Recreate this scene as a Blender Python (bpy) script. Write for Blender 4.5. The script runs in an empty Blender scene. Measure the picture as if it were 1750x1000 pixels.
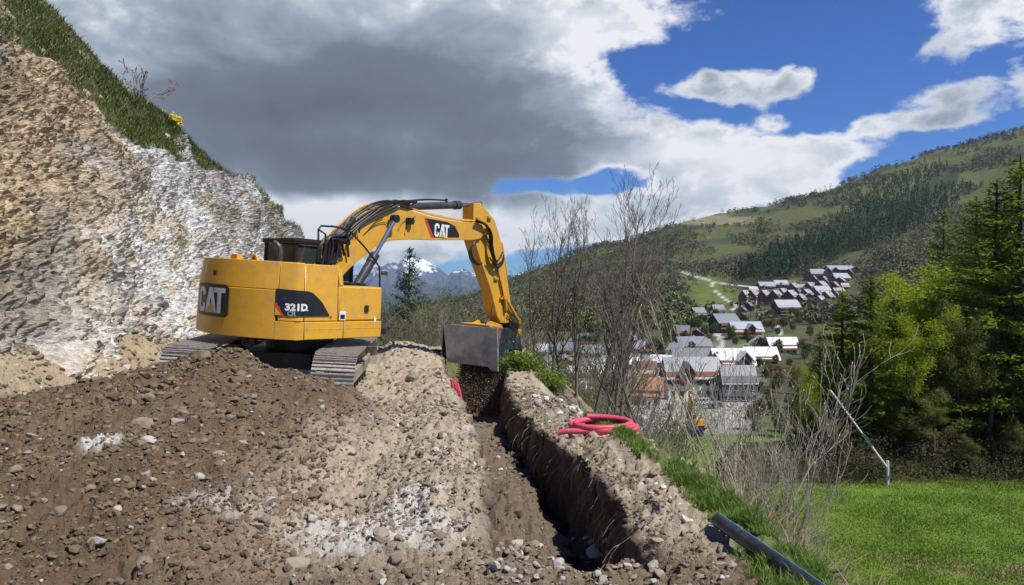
import bpy, math, random
import numpy as np
from mathutils import Matrix, Vector
S = bpy.context.scene
COL = S.collection
R = math.radians
# ------------------------------------------------------------------ camera
F = 1264.0
cam_d = bpy.data.cameras.new("camera"); cam = bpy.data.objects.new("camera", cam_d); COL.objects.link(cam)
cam_d.sensor_width = 36; cam_d.lens = 26.0; cam_d.clip_start = 0.05; cam_d.clip_end = 40000
PITCH = math.atan(20 / F)
cam.location = (0, 0, 0); cam.rotation_euler = (R(90) - PITCH, 0, 0)
S.camera = cam
S.render.resolution_x = 1024; S.render.resolution_y = 585
# ------------------------------------------------------------------ colour
S.view_settings.view_transform = 'Standard'; S.view_settings.look = 'None'
S.view_settings.exposure = 0.32; S.view_settings.gamma = 1.0; S.view_settings.use_curve_mapping = False
# ------------------------------------------------------------------ sun
SUN_AZ = Vector((0.87, -0.49)); SUN_EL = R(55)
sd = Vector((SUN_AZ.normalized().x * math.cos(SUN_EL), SUN_AZ.normalized().y * math.cos(SUN_EL), math.sin(SUN_EL)))
sl = bpy.data.lights.new("sun", 'SUN'); sl.energy = 4.6; sl.angle = R(0.55); sl.color = (1.0, 0.955, 0.88)
so = bpy.data.objects.new("sun", sl); COL.objects.link(so); so.rotation_euler = sd.to_track_quat('Z', 'Y').to_euler()
# ------------------------------------------------------------------ world: blue sky with cumulus and a heavy grey bank
W = bpy.data.worlds.new("World"); S.world = W; W.use_nodes = True
def build_world():
    nt = W.node_tree; nt.nodes.clear(); N = nt.nodes.new; L = nt.links.new
    def val(x): return x
    def setin(sock, v):
        if isinstance(v, bpy.types.NodeSocket): L(v, sock)
        else: sock.default_value = v
    def M(op, a, b=None, c=None, clamp=False):
        n = N('ShaderNodeMath'); n.operation = op; n.use_clamp = clamp
        setin(n.inputs[0], a)
        if b is not None: setin(n.inputs[1], b)
        if c is not None: setin(n.inputs[2], c)
        return n.outputs[0]
    def mr(v, a, b, c=0.0, d=1.0, kind='SMOOTHSTEP'):
        n = N('ShaderNodeMapRange'); n.interpolation_type = kind
        setin(n.inputs[0], v); n.inputs[1].default_value = a; n.inputs[2].default_value = b
        n.inputs[3].default_value = c; n.inputs[4].default_value = d
        return n.outputs[0]
    def mix(f, a, b):
        n = N('ShaderNodeMix'); n.data_type = 'RGBA'; n.clamp_factor = True
        setin(n.inputs[0], f)
        for s, v in ((n.inputs[6], a), (n.inputs[7], b)):
            if isinstance(v, bpy.types.NodeSocket): L(v, s)
            else: s.default_value = (*v, 1)
        return n.outputs[2]
    tc = N('ShaderNodeTexCoord')
    sky = N('ShaderNodeTexSky'); sky.sky_type = 'NISHITA'; sky.sun_disc = False
    sky.sun_elevation = SUN_EL; sky.sun_rotation = math.atan2(SUN_AZ.x, SUN_AZ.y)
    sky.altitude = 1500; sky.air_density = 1.0; sky.dust_density = 0.3; sky.ozone_density = 3.0
    sep = N('ShaderNodeSeparateXYZ'); L(tc.outputs['Generated'], sep.inputs[0])
    az = M('ARCTAN2', sep.outputs[0], sep.outputs[1])
    el = M('ARCSINE', sep.outputs[2])
    comb = N('ShaderNodeCombineXYZ'); L(az, comb.inputs[0]); L(el, comb.inputs[1])
    P0 = comb.outputs[0]
    def noise(vec, scale, det=6, rough=0.55, dist=0.0, off=(0, 0, 0), stretch=(1, 1, 1)):
        mp = N('ShaderNodeMapping'); L(vec, mp.inputs[0]); mp.inputs[1].default_value = off; mp.inputs[3].default_value = stretch
        n = N('ShaderNodeTexNoise'); n.inputs['Scale'].default_value = scale; n.inputs['Detail'].default_value = det
        n.inputs['Roughness'].default_value = rough; n.inputs['Distortion'].default_value = dist
        L(mp.outputs[0], n.inputs['Vector']); return n
    # cumulus are flattened towards the horizon, so noise is stretched sideways
    wn = noise(P0, 5.0, 3, 0.5, stretch=(1, 1.6, 1))
    wv = N('ShaderNodeVectorMath'); wv.operation = 'MULTIPLY_ADD'
    L(wn.outputs['Color'], wv.inputs[0]); wv.inputs[1].default_value = (0.09, 0.055, 0); wv.inputs[2].default_value = (-0.045, -0.0275, 0)
    ws = N('ShaderNodeVectorMath'); ws.operation = 'ADD'; L(P0, ws.inputs[0]); L(wv.outputs[0], ws.inputs[1])
    PW = ws.outputs[0]
    def blob(px, py, rx, ry, w, soft=1.0):
        a = math.atan((px - 875) / F); e = math.atan((480 - py) / F * math.cos(a))
        m = N('ShaderNodeMapping'); L(PW, m.inputs[0]); m.vector_type = 'POINT'
        k = math.cos(a) ** 1.6
        sx, sy = F / rx / k, F / ry / math.cos(a)
        m.inputs[1].default_value = (-a * sx, -e * sy, 0); m.inputs[3].default_value = (sx, sy, 1)
        ln = N('ShaderNodeVectorMath'); ln.operation = 'LENGTH'; L(m.outputs[0], ln.inputs[0])
        return mr(ln.outputs['Value'], 1.25, 0.35, 0.0, w)
    def total(base, bl):
        s = base
        for b in bl: s = M('ADD', s, blob(*b))
        return s
    fb = noise(P0, 6.5, 10, 0.62, 0.15, stretch=(1, 1.9, 1)).outputs['Fac']
    fb2 = noise(P0, 17.0, 8, 0.60, 0.2, off=(3.1, 1.7, 0), stretch=(1, 1.5, 1)).outputs['Fac']
    detail = M('ADD', M('MULTIPLY', M('SUBTRACT', fb, 0.5), 1.25), M('MULTIPLY', M('SUBTRACT', fb2, 0.5), 1.05))
    cov = total(0.40, [
        (250, 150, 640, 420, 0.55), (620, 150, 420, 300, 0.42), (860, 110, 220, 190, 0.30), (1000, 20, 190, 70, 0.34), (1090, 45, 90, 40, 0.20),
        (1150, 300, 400, 75, 0.52), (1010, 200, 130, 80, 0.30), (1180, 255, 190, 60, 0.28), (1400, 262, 110, 34, 0.34), (700, 385, 420, 60, 0.40), (940, 385, 120, 40, 0.40), (1150, 360, 200, 40, .3),
        (1265, 142, 150, 36, 0.40), (1370, 108, 50, 34, 0.30), (1335, 200, 50, 20, 0.30), (1555, 216, 110, 20, 0.36), (1700, 30, 150, 66, 0.42),
        (1690, 168, 140, 44, 0.42), (1240, 25, 45, 30, 0.16), (1640, 95, 60, 20, -0.10),
        (1330, 30, 170, 80, -0.30), (1480, 100, 80, 110, -0.30), (1120, 120, 90, 60, -0.25), (1330, 235, 120, 18, -0.10), (1600, 280, 150, 40, -0.35),
        (930, 320, 130, 22, -0.55), (1060, 315, 60, 40, -0.45), (870, 395, 40, 14, -0.45)])
    cov = M('ADD', cov, detail)
    mask = mr(cov, 0.47, 0.76)
    # thickness -> underside greys
    fb3 = noise(P0, 4.0, 7, 0.55, 0.4, off=(5.3, 2.2, 0), stretch=(1, 2.0, 1)).outputs['Fac']
    dk = total(0.33, [(330, 190, 400, 180, 0.12), (230, 40, 200, 80, -0.08), (1190, 290, 300, 70, -0.14), (600, 355, 260, 26, -0.12),
        (660, 240, 400, 135, 0.50), (500, 295, 170, 60, 0.24), (860, 265, 150, 85, 0.30), (420, 110, 320, 130, 0.16), (760, 110, 240, 110, 0.13),
        (160, 40, 130, 130, -0.12), (650, 385, 420, 50, -0.50), (430, 320, 60, 50, -0.30), (520, 345, 120, 24, -0.25), (1050, 70, 140, 90, -0.22), (1220, 260, 330, 60, -0.12),
        (620, 20, 120, 40, -0.10), (1120, 320, 200, 45, 0.15), (1300, 160, 160, 22, 0.10)])
    dk = M('ADD', dk, M('ADD', M('MULTIPLY', M('SUBTRACT', fb3, 0.5), 1.25), M('MULTIPLY', M('SUBTRACT', fb2, 0.5), 0.50)))
    thick = mr(cov, 0.6, 1.1, -0.20, 0.12)
    dk = M('ADD', dk, thick)
    dk = M('MULTIPLY', dk, 0.73); ramp = N('ShaderNodeValToRGB'); L(dk, ramp.inputs[0])
    e = ramp.color_ramp.elements
    e[0].position = 0.07; e[0].color = (0.70, 0.72, 0.75, 1)
    e[1].position = 1.0; e[1].color = (0.085, 0.102, 0.125, 1)
    for p, c in ((0.21, (0.47, 0.515, 0.57, 1)), (0.38, (0.265, 0.315, 0.38, 1)), (0.60, (0.135, 0.165, 0.205, 1))):
        q = e.new(p); q.color = c
    sc = N('ShaderNodeVectorMath'); sc.operation = 'SCALE'; L(ramp.outputs[0], sc.inputs[0]); sc.inputs['Scale'].default_value = 10.0
    tint = N('ShaderNodeVectorMath'); tint.operation = 'MULTIPLY'; L(sky.outputs[0], tint.inputs[0]); tint.inputs[1].default_value = (0.20, 0.49, 0.92)
    col = mix(mask, tint.outputs[0], sc.outputs[0])
    bg = N('ShaderNodeBackground'); bg.inputs[1].default_value = 0.10; L(col, bg.inputs[0])
    out = N('ShaderNodeOutputWorld'); L(bg.outputs[0], out.inputs[0])
build_world()
# ------------------------------------------------------------------ numeric helpers
def P(px, py, Y):
    """ground truth measuring: photograph point + distance in metres -> place in the world"""
    x = (px - 875) / F; v = (500 - py) / F
    c, s = math.cos(PITCH), math.sin(PITCH)
    dy = c + v * s; dz = v * c - s
    k = Y / dy
    return Vector((x * k, Y, dz * k))
def proj(p):
    c, s = math.cos(PITCH), math.sin(PITCH)
    d = p[1] * c - p[2] * s; u = p[2] * c + p[1] * s
    return 875 + F * p[0] / d, 500 - F * u / d
def hsh(ix, iy, iz, seed):
    h = (ix.astype(np.int64) * 374761393 + iy.astype(np.int64) * 668265263 + iz.astype(np.int64) * 2147483647 + seed * 1274126177) & 0xffffffff
    h = ((h ^ (h >> 13)) * 1274126177) & 0xffffffff
    return ((h ^ (h >> 16)) & 0xffff) / 65535.0
def vn(x, y, z=None, seed=0):
    """value noise -1..1"""
    x = np.asarray(x, float); y = np.asarray(y, float)
    two = z is None
    ix = np.floor(x); iy = np.floor(y); fx = x - ix; fy = y - iy
    fx = fx * fx * fx * (fx * (fx * 6 - 15) + 10); fy = fy * fy * fy * (fy * (fy * 6 - 15) + 10)
    ix = ix.astype(np.int64); iy = iy.astype(np.int64)
    if two:
        zz = np.zeros_like(ix)
        a = hsh(ix, iy, zz, seed); b = hsh(ix + 1, iy, zz, seed); c = hsh(ix, iy + 1, zz, seed); d = hsh(ix + 1, iy + 1, zz, seed)
        return ((a * (1 - fx) + b * fx) * (1 - fy) + (c * (1 - fx) + d * fx) * fy) * 2 - 1
    z = np.asarray(z, float); iz = np.floor(z); fz = z - iz; fz = fz * fz * (3 - 2 * fz); iz = iz.astype(np.int64)
    r = 0
    for k in (0, 1):
        a = hsh(ix, iy, iz + k, seed); b = hsh(ix + 1, iy, iz + k, seed); c = hsh(ix, iy + 1, iz + k, seed); d = hsh(ix + 1, iy + 1, iz + k, seed)
        r = r + ((a * (1 - fx) + b * fx) * (1 - fy) + (c * (1 - fx) + d * fx) * fy) * (fz if k else 1 - fz)
    return r * 2 - 1
def fbm(x, y, o=4, seed=0, g=0.5, z=None):
    s = 0; a = 1; f = 1; t = 0
    for i in range(o):
        s = s + a * vn(x * f + 17.3 * i, y * f + 9.1 * i, None if z is None else z * f, seed + i); t += a; a *= g; f *= 2.03
    return s / t
def sstep(a, b, x):
    t = np.clip((np.asarray(x, float) - a) / (b - a), 0, 1); return t * t * (3 - 2 * t)
# ------------------------------------------------------------------ mesh helpers
def np_mesh(name, V, Fc, smooth=False, cols=None, mats=None):
    V = np.asarray(V, np.float32); Fc = np.asarray(Fc, np.int32); k = Fc.shape[1]
    me = bpy.data.meshes.new(name)
    me.vertices.add(len(V)); me.vertices.foreach_set('co', V.ravel())
    me.loops.add(Fc.size); me.loops.foreach_set('vertex_index', Fc.ravel())
    me.polygons.add(len(Fc)); me.polygons.foreach_set('loop_start', np.arange(0, Fc.size, k, dtype=np.int32))
    try: me.polygons.foreach_set('loop_total', np.full(len(Fc), k, np.int32))
    except Exception: pass
    me.polygons.foreach_set('use_smooth', np.full(len(Fc), smooth, bool))
    if cols is not None:
        ca = me.color_attributes.new('Col', 'FLOAT_COLOR', 'POINT')
        c4 = np.ones((len(V), 4), np.float32); c4[:, :3] = cols; ca.data.foreach_set('color', c4.ravel())
    me.update(calc_edges=True); me.validate()
    return me
def tag(o, label=None, cat=None, group=None, kind=None):
    if label: o['label'] = label
    if cat: o['category'] = cat
    if group: o['group'] = group
    if kind: o['kind'] = kind
    return o
def link(name, me, mat=None, parent=None, **kw):
    o = bpy.data.objects.new(name, me); COL.objects.link(o)
    if mat is not None and me is not None and not me.materials: me.materials.append(mat)
    if parent is not None: o.parent = parent
    return tag(o, **kw)
def empty(name, loc=(0, 0, 0), rz=0, **kw):
    o = bpy.data.objects.new(name, None); COL.objects.link(o); o.location = loc; o.rotation_euler = (0, 0, rz); o.empty_display_size = 0.2
    return tag(o, **kw)
def grid_faces(nr, nc):
    i = np.arange(nr * nc).reshape(nr, nc)
    return np.stack([i[:-1, :-1], i[:-1, 1:], i[1:, 1:], i[1:, :-1]], -1).reshape(-1, 4)
class MB:
    """collects shapes of one part"""
    def __init__(s): s.V = []; s.F = []
    def add(s, V, Fc):
        n = len(s.V); s.V += [tuple(v) for v in V]; s.F += [tuple(i + n for i in f) for f in Fc]; return s
    def box(s, x0, x1, y0, y1, z0, z1, M=None):
        V = [Vector(p) for p in ((x0, y0, z0), (x1, y0, z0), (x1, y1, z0), (x0, y1, z0), (x0, y0, z1), (x1, y0, z1), (x1, y1, z1), (x0, y1, z1))]
        if M is not None: V = [M @ v for v in V]
        return s.add(V, [(0, 3, 2, 1), (4, 5, 6, 7), (0, 1, 5, 4), (1, 2, 6, 5), (2, 3, 7, 6), (3, 0, 4, 7)])
    def prism(s, prof, a0, a1, axis='x'):
        """prof: list of 2D points; extruded along axis"""
        n = len(prof); V = []
        for a in (a0, a1):
            for (u, v) in prof: V.append((a, u, v) if axis == 'x' else ((u, a, v) if axis == 'y' else (u, v, a)))
        return s.add(V, [tuple(range(n)), tuple(range(2 * n - 1, n - 1, -1))] + [(i, i + n, (i + 1) % n + n, (i + 1) % n) for i in range(n)])
    def cyl(s, p0, p1, r0, r1=None, n=12, cap=True):
        p0, p1 = Vector(p0), Vector(p1); r1 = r0 if r1 is None else r1
        d = (p1 - p0).normalized(); u = d.orthogonal().normalized(); w = d.cross(u)
        V = [p0 + (u * math.cos(2 * math.pi * i / n) + w * math.sin(2 * math.pi * i / n)) * r0 for i in range(n)]
        V += [p1 + (u * math.cos(2 * math.pi * i / n) + w * math.sin(2 * math.pi * i / n)) * r1 for i in range(n)]
        Fc = [(i, (i + 1) % n, (i + 1) % n + n, i + n) for i in range(n)]
        if cap: Fc += [tuple(range(n - 1, -1, -1)), tuple(range(n, 2 * n))]
        return s.add(V, Fc)
    def tube(s, pts, r, n=6, sub=5, smooth=True):
        pts = [Vector(p) for p in pts]
        if smooth and len(pts) > 2:
            q = [pts[0] * 2 - pts[1]] + pts + [pts[-1] * 2 - pts[-2]]; o = []
            for i in range(1, len(q) - 2):
                for k in range(sub):
                    t = k / sub; a, b, c, d = q[i - 1], q[i], q[i + 1], q[i + 2]
                    o.append(0.5 * ((2 * b) + (c - a) * t + (2 * a - 5 * b + 4 * c - d) * t * t + (3 * b - a - 3 * c + d) * t ** 3))
            o.append(pts[-1]); pts = o
        V = []; u = None
        for i, p in enumerate(pts):
            d = (pts[min(i + 1, len(pts) - 1)] - pts[max(i - 1, 0)])
            if d.length < 1e-9: d = Vector((0, 0, 1))
            d.normalize()
            u = d.orthogonal().normalized() if u is None else (u - d * u.dot(d)).normalized()
            w = d.cross(u); rr = r if not callable(r) else r(i / (len(pts) - 1))
            V += [p + (u * math.cos(2 * math.pi * k / n) + w * math.sin(2 * math.pi * k / n)) * rr for k in range(n)]
        Fc = []
        for i in range(len(pts) - 1):
            Fc += [(i * n + k, i * n + (k + 1) % n, (i + 1) * n + (k + 1) % n, (i + 1) * n + k) for k in range(n)]
        Fc += [tuple(range(n - 1, -1, -1)), tuple(range(len(pts) * n - n, len(pts) * n))]
        return s.add(V, Fc)
    def mesh(s, name, smooth=False):
        me = bpy.data.meshes.new(name); me.from_pydata([tuple(v) for v in s.V], [], s.F)
        import bmesh
        bm = bmesh.new(); bm.from_mesh(me); bmesh.ops.recalc_face_normals(bm, faces=bm.faces); bm.to_mesh(me); bm.free()
        if smooth: me.polygons.foreach_set('use_smooth', [True] * len(me.polygons))
        return me
    def build(s, name, mat, parent=None, smooth=False, bevel=0.0, seg=2, **kw):
        me = s.mesh(name, smooth); o = link(name, me, mat, parent, **kw)
        if smooth:
            try: me.set_sharp_from_angle(angle=R(35))
            except Exception: pass
        if bevel:
            b = o.modifiers.new('bevel', 'BEVEL'); b.width = bevel; b.segments = seg; b.limit_method = 'ANGLE'; b.angle_limit = R(40); b.harden_normals = False
        return o
# ------------------------------------------------------------------ materials
def new_mat(name):
    m = bpy.data.materials.new(name); m.use_nodes = True; nt = m.node_tree; nt.nodes.clear(); return m, nt
def mat(name, c, rough=0.6, metal=0.0, var=0.0, vscale=4.0, c2=None, bump=0.0, bscale=30.0, bdet=4, dirt=None, dscale=3.0, dth=(0.5, 0.7), use_col=False,
        spec=0.5, coat=0.0, transl=0.0, bstretch=None, obj_var=0.0, bdist=0.02, coords='Object', emit=None, rvar=0.0):
    m, nt = new_mat(name); N = nt.nodes.new; L = nt.links.new
    b = N('ShaderNodeBsdfPrincipled'); out = N('ShaderNodeOutputMaterial')
    tc = N('ShaderNodeTexCoord'); vec = tc.outputs[coords]
    b.inputs['Roughness'].default_value = rough; b.inputs['Metallic'].default_value = metal
    b.inputs['Specular IOR Level'].default_value = spec; b.inputs['Coat Weight'].default_value = coat
    if use_col:
        a = N('ShaderNodeAttribute'); a.attribute_name = 'Col'; src = a.outputs['Color']
    else:
        rgb = N('ShaderNodeRGB'); rgb.outputs[0].default_value = (*c, 1); src = rgb.outputs[0]
    def noise(scale, det=4, rgh=0.55, stretch=None):
        n = N('ShaderNodeTexNoise'); n.inputs['Scale'].default_value = scale; n.inputs['Detail'].default_value = det; n.inputs['Roughness'].default_value = rgh
        if stretch:
            mp = N('ShaderNodeMapping'); mp.inputs[3].default_value = stretch; L(vec, mp.inputs[0]); L(mp.outputs[0], n.inputs['Vector'])
        else: L(vec, n.inputs['Vector'])
        return n.outputs['Fac']
    def mixc(f, a, bb, mode='MIX'):
        n = N('ShaderNodeMix'); n.data_type = 'RGBA'; n.blend_type = mode
        for s, v in ((n.inputs[0], f), (n.inputs[6], a), (n.inputs[7], bb)):
            if isinstance(v, bpy.types.NodeSocket): L(v, s)
            elif isinstance(v, tuple): s.default_value = (*v, 1)
            else: s.default_value = v
        return n.outputs[2]
    def rng(v, a, bb, c0, c1):
        n = N('ShaderNodeMapRange'); L(v, n.inputs[0]); n.inputs[1].default_value = a; n.inputs[2].default_value = bb; n.inputs[3].default_value = c0; n.inputs[4].default_value = c1; return n.outputs[0]
    if c2: src = mixc(rng(noise(vscale, 5), 0.38, 0.62, 0, 1), src, c2)
    if var:
        v = rng(noise(vscale * 2.7, 6, 0.65), 0.3, 0.7, 1 - var, 1 + var)
        vm = N('ShaderNodeVectorMath'); vm.operation = 'SCALE'; L(src, vm.inputs[0]); L(v, vm.inputs['Scale']); src = vm.outputs[0]
    if obj_var:
        oi = N('ShaderNodeObjectInfo'); v = rng(oi.outputs['Random'], 0, 1, 1 - obj_var, 1 + obj_var)
        vm = N('ShaderNodeVectorMath'); vm.operation = 'SCALE'; L(src, vm.inputs[0]); L(v, vm.inputs['Scale']); src = vm.outputs[0]
    if dirt:
        src = mixc(rng(noise(dscale, 8, 0.68), dth[0], dth[1], 0, 1), src, dirt)
    L(src, b.inputs['Base Color'])
    if rvar: L(rng(noise(vscale * 2, 5), 0.3, 0.7, max(0.05, rough - rvar), min(1, rough + rvar)), b.inputs['Roughness'])
    if bump:
        bn = N('ShaderNodeBump'); bn.inputs['Strength'].default_value = bump; bn.inputs['Distance'].default_value = bdist
        L(noise(bscale, bdet, 0.65, bstretch), bn.inputs['Height']); L(bn.outputs[0], b.inputs['Normal'])
    if emit: b.inputs['Emission Color'].default_value = (*emit, 1); b.inputs['Emission Strength'].default_value = 1
    if transl:
        t = N('ShaderNodeBsdfTranslucent'); L(src, t.inputs[0]); mx = N('ShaderNodeMixShader'); mx.inputs[0].default_value = transl
        L(b.outputs[0], mx.inputs[1]); L(t.outputs[0], mx.inputs[2]); L(mx.outputs[0], out.inputs[0])
    else: L(b.outputs[0], out.inputs[0])
    return m
YEL = (0.66, 0.335, 0.024)
MT = dict(
    yellow=mat('yellow_paint', YEL, 0.36, var=0.07, vscale=2.0, dirt=(0.36, 0.26, 0.14), dscale=5.0, dth=(0.50, 0.82), bump=0.05, bscale=60, coat=0.15, rvar=0.1),
    yellow2=mat('yellow_paint_worn', (0.60, 0.31, 0.025), 0.5, var=0.14, vscale=4.0, dirt=(0.24, 0.17, 0.10), dscale=6, dth=(0.52, 0.7), bump=0.1, bscale=60),
    black=mat('black_rubber', (0.014, 0.014, 0.015), 0.42, var=0.3, dirt=(0.10, 0.085, 0.065), dscale=7, dth=(0.56, 0.75)),
    blackmetal=mat('black_metal', (0.012, 0.012, 0.013), 0.5, var=0.2, dirt=(0.06, 0.05, 0.04), dscale=4, dth=(0.55, 0.75), bump=0.1),
    grey=mat('dark_grey_metal', (0.045, 0.05, 0.055), 0.4, metal=0.2, var=0.2, dirt=(0.12, 0.10, 0.08), dscale=5),
    chrome=mat('chrome', (0.62, 0.63, 0.65), 0.16, metal=1.0),
    decal=mat('black_decal', (0.016, 0.016, 0.018), 0.35, var=0.2, dirt=(0.06, 0.05, 0.04), dscale=5, dth=(0.55, 0.8)),
    white=mat('white_lettering', (0.74, 0.73, 0.70), 0.5, var=0.05, dirt=(0.4, 0.36, 0.3), dscale=9, dth=(0.55, 0.8)),
    red=mat('red_decal', (0.62, 0.045, 0.025), 0.4),
    shoe=mat('track_steel', (0.27, 0.235, 0.19), 0.6, metal=0.15, var=0.3, vscale=9, dirt=(0.42, 0.37, 0.29), dscale=14, dth=(0.42, 0.6), bump=0.4, bscale=50),
    shoerib=mat('worn_track_rib', (0.46, 0.44, 0.41), 0.38, metal=0.6, var=0.2, vscale=9, dirt=(0.30, 0.25, 0.19), dscale=18, dth=(0.52, 0.66)),
    frame=mat('dusty_track_frame', (0.22, 0.17, 0.105), 0.8, var=0.2, vscale=5, dirt=(0.36, 0.30, 0.215), dscale=5, dth=(0.40, 0.58), bump=0.3, bscale=40),
    steel=mat('scoured_bucket_steel', (0.56, 0.55, 0.46), 0.6, metal=0.05, var=0.22, vscale=1.6, dirt=(0.33, 0.29, 0.23), dscale=2.5, dth=(0.45, 0.7), bump=0.12, bscale=14, bstretch=(8, 8, 0.7), rvar=0.12),
    bside=mat('bucket_side_steel', (0.05, 0.065, 0.08), 0.4, metal=0.4, var=0.35, vscale=4, dirt=(0.15, 0.16, 0.165), dscale=5, dth=(0.5, 0.7)),
    rust=mat('rusty_steel', (0.22, 0.095, 0.045), 0.8, var=0.3, bump=0.2),
    glass=mat('cab_glass', (0.03, 0.045, 0.042), 0.08, spec=0.8),
    hose_red=mat('red_conduit', (0.64, 0.07, 0.12), 0.42, var=0.08, vscale=5, dirt=(0.42, 0.20, 0.16), dscale=8, dth=(0.55, 0.8)),
    pipe=mat('black_water_pipe', (0.016, 0.018, 0.022), 0.38, var=0.2, dirt=(0.09, 0.085, 0.08), dscale=9, dth=(0.52, 0.75), bump=0.05),
    blue=mat('blue_stripe', (0.06, 0.28, 0.52), 0.4),
)
# ------------------------------------------------------------------ ground shape
def lipL(y): return np.interp(y, [4.4, 6.5, 9.7, 13.6, 16.5, 20.5, 24, 27], [-.22, -.27, -.58, -1.05, -1.5, -1.95, -2.3, -2.6])
def lipR(y): return np.interp(y, [4.2, 6.0, 7.3, 8.5, 10.4, 13.7, 15.5, 20, 24, 27], [.92, .875, .72, .46, .14, -.10, -.11, -.03, -.2, -.4])
def edgeR(y):
    e = np.interp(y, [-8, 2, 4.4, 6, 8.8, 10.2, 11.3, 12.6, 15, 20, 24, 28, 40], [1.9, 1.9, 1.85, 1.75, 1.5, 1.1, .75, .55, .45, .5, .4, .2, -2])
    return e
def ground_h(x, y, fine=True):
    x = np.asarray(x, float); y = np.asarray(y, float)
    base = np.interp(y, [-8, 3, 6, 9, 11, 16, 20, 24, 27, 34, 45, 70, 110, 130], [-1.78, -1.78, -1.80, -1.86, -1.97, -2.08, -2.08, -2.2, -2.7, -5.5, -11, -22, -33, -36])
    base = base + 0.06 * fbm(x * .7, y * .7, 3, 5)
    # spoil ridge left of the trench, behind the right track
    base = base + 0.33 * np.exp(-((x + 2.9 + .12 * (y - 18)) / .75) ** 2) * sstep(15, 18.5, y) * sstep(24, 21, y)
    base = base + 0.10 * np.exp(-((x - lipL(y) + .45) / .4) ** 2) * sstep(4, 6, y) * sstep(24, 20, y)
    # heap
    yc = 9.4 + .25 * np.sin(x * 1.1) + .25 * (x + 3.6)*0.5
    zc = np.interp(x, [-12, -7.5, -5.8, -4.8, -4.15, -3.5, -3.05, -2.6, -2.3, -2.05, -1.7, -1.3, -.8], [-1.75, -1.52, -1.40, -1.16, -.99, -.95, -1.12, -1.27, -1.33, -1.38, -1.58, -1.78, -1.92])
    t = np.clip((y - 3.2) / (yc - 3.2), 0, 1)
    near = base + (zc - base) * np.clip(t * 1.02, 0, 1) ** 0.85
    back = zc - (y - yc) * .62
    heap = np.where(y < yc, near, back)
    rnd = .07 * fbm(x * 1.6 + 3, y * 1.6, 3, 9) * sstep(3, 5, y)
    z = np.maximum(base, heap + rnd * sstep(-.9, -2, x))
    # talus below the cliff
    z = z + sstep(-6.3, -8.2, x) * 0.95 * (1 + .3 * fbm(x * .8, y * .8, 3, 31)) * sstep(3, 9, y) * sstep(40, 30, y)
    # right: bank falls to the meadow
    xe = edgeR(y) + .14 * fbm(y * 1.3, x * 0 + 2, 3, 12)
    crest = .13 * np.exp(-((x - xe + .38) / .34) ** 2) * sstep(5.4, 7, y) * sstep(16, 11, y)
    z = z + crest
    drop = np.maximum(x - xe, 0)
    slope = z - 0.92 * drop + .14 * drop / (1 + drop) * fbm(x * 1.5, y * 1.5, 4, 14)
    meadow = -10.0 + .10 * fbm(x * .12, y * .12, 2, 21) + .02 * (x - 20) * 0
    bank = -10.0 + sstep(35.9, 46, y + 1.2 * fbm(x * .25, y * 0, 2, 23)) * 3.0 + np.maximum(y - 44, 0) * .20 + .25 * fbm(x * .5, y * .5, 3, 22) * sstep(36.6, 38.5, y)
    right_floor = np.where(y > 35.9, bank, meadow)
    valley = np.interp(y, [-8, 14, 24, 32, 45, 70, 110, 130], [-10, -10, -10.6, -12.8, -17, -26, -34, -37])
    k = sstep(.26, .30, x / np.maximum(y, 6) + .012 * fbm(y * .4, y * 0, 2, 3))
    k = np.maximum(k, sstep(20, 13, y))
    floor_r = valley * (1 - k) + np.maximum(right_floor, valley) * k
    floor_r = np.minimum(floor_r, z)
    z = np.where(x > xe, np.maximum(slope, floor_r), z)
    # trench
    wob = .07 * fbm(y * 1.9, y * 0 + 1.5, 3, 41) + .03 * fbm(y * 7, y * 0 + .5, 2, 44)
    wob2 = .09 * fbm(y * 1.7, y * 0 + 8.5, 3, 47) + .035 * fbm(y * 6, y * 0 + 3.5, 2, 48)
    xl = lipL(y) + wob; xr = lipR(y) + wob2
    w = xr - xl; tt = (x - xl) / w
    inside = sstep(0, .10, tt) * sstep(1.0, .90, tt) * sstep(4.5, 5.35, y + .25 * fbm(x * 3, y * 0, 2, 57)) * sstep(25.5, 24, y)
    fill = np.interp(y, [4.3, 5.2, 6.6, 8.5, 12.5, 14.5, 17, 25], [-2.0, -2.18, -2.42, -2.28, -2.42, -3.0, -3.3, -3.3])
    deep = np.interp(y, [4.3, 5.0, 5.8, 13, 17, 25], [-2.0, -2.4, -2.85, -2.95, -3.3, -3.3])
    lane = np.interp(y, [5, 7, 9, 12, 14], [.50, .62, .74, .74, .5]) + .07 * fbm(y * 1.4, y * 0, 3, 51)
    kk = sstep(lane - .03, lane + .16, tt)
    fl = fill * (1 - kk) + deep * kk + .05 * fbm(x * 4, y * 4, 3, 52) + .10 * (0.4 - tt) * (1 - kk)
    z = z + (np.minimum(fl, z) - z) * inside
    if fine:
        rough = sstep(60, 20, y) * (1 - .8 * k * (x > xe) * (drop > 7))
        lump = fbm(x * 2.6, y * 2.6, 3, 61)
        cl = np.abs(fbm(x * 7, y * 7, 3, 62)); cl2 = fbm(x * 19, y * 19, 3, 63); cl3 = vn(x * 45, y * 45, None, 64)
        cr = np.abs(fbm(x * 3.4 + 5, y * 3.4, 3, 65)); z = z + rough * (.050 * lump + .075 * (cl - .15) + .05 * (cr - .2) + .034 * cl2 + .013 * cl3 * sstep(16, 8, y))
        mid = (x > lipL(y) - 3.2) & (x < lipL(y))
        z = z + np.where(mid, .035 * np.abs(fbm(x * 5, y * 3.3, 3, 66)), 0)
    return z
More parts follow.
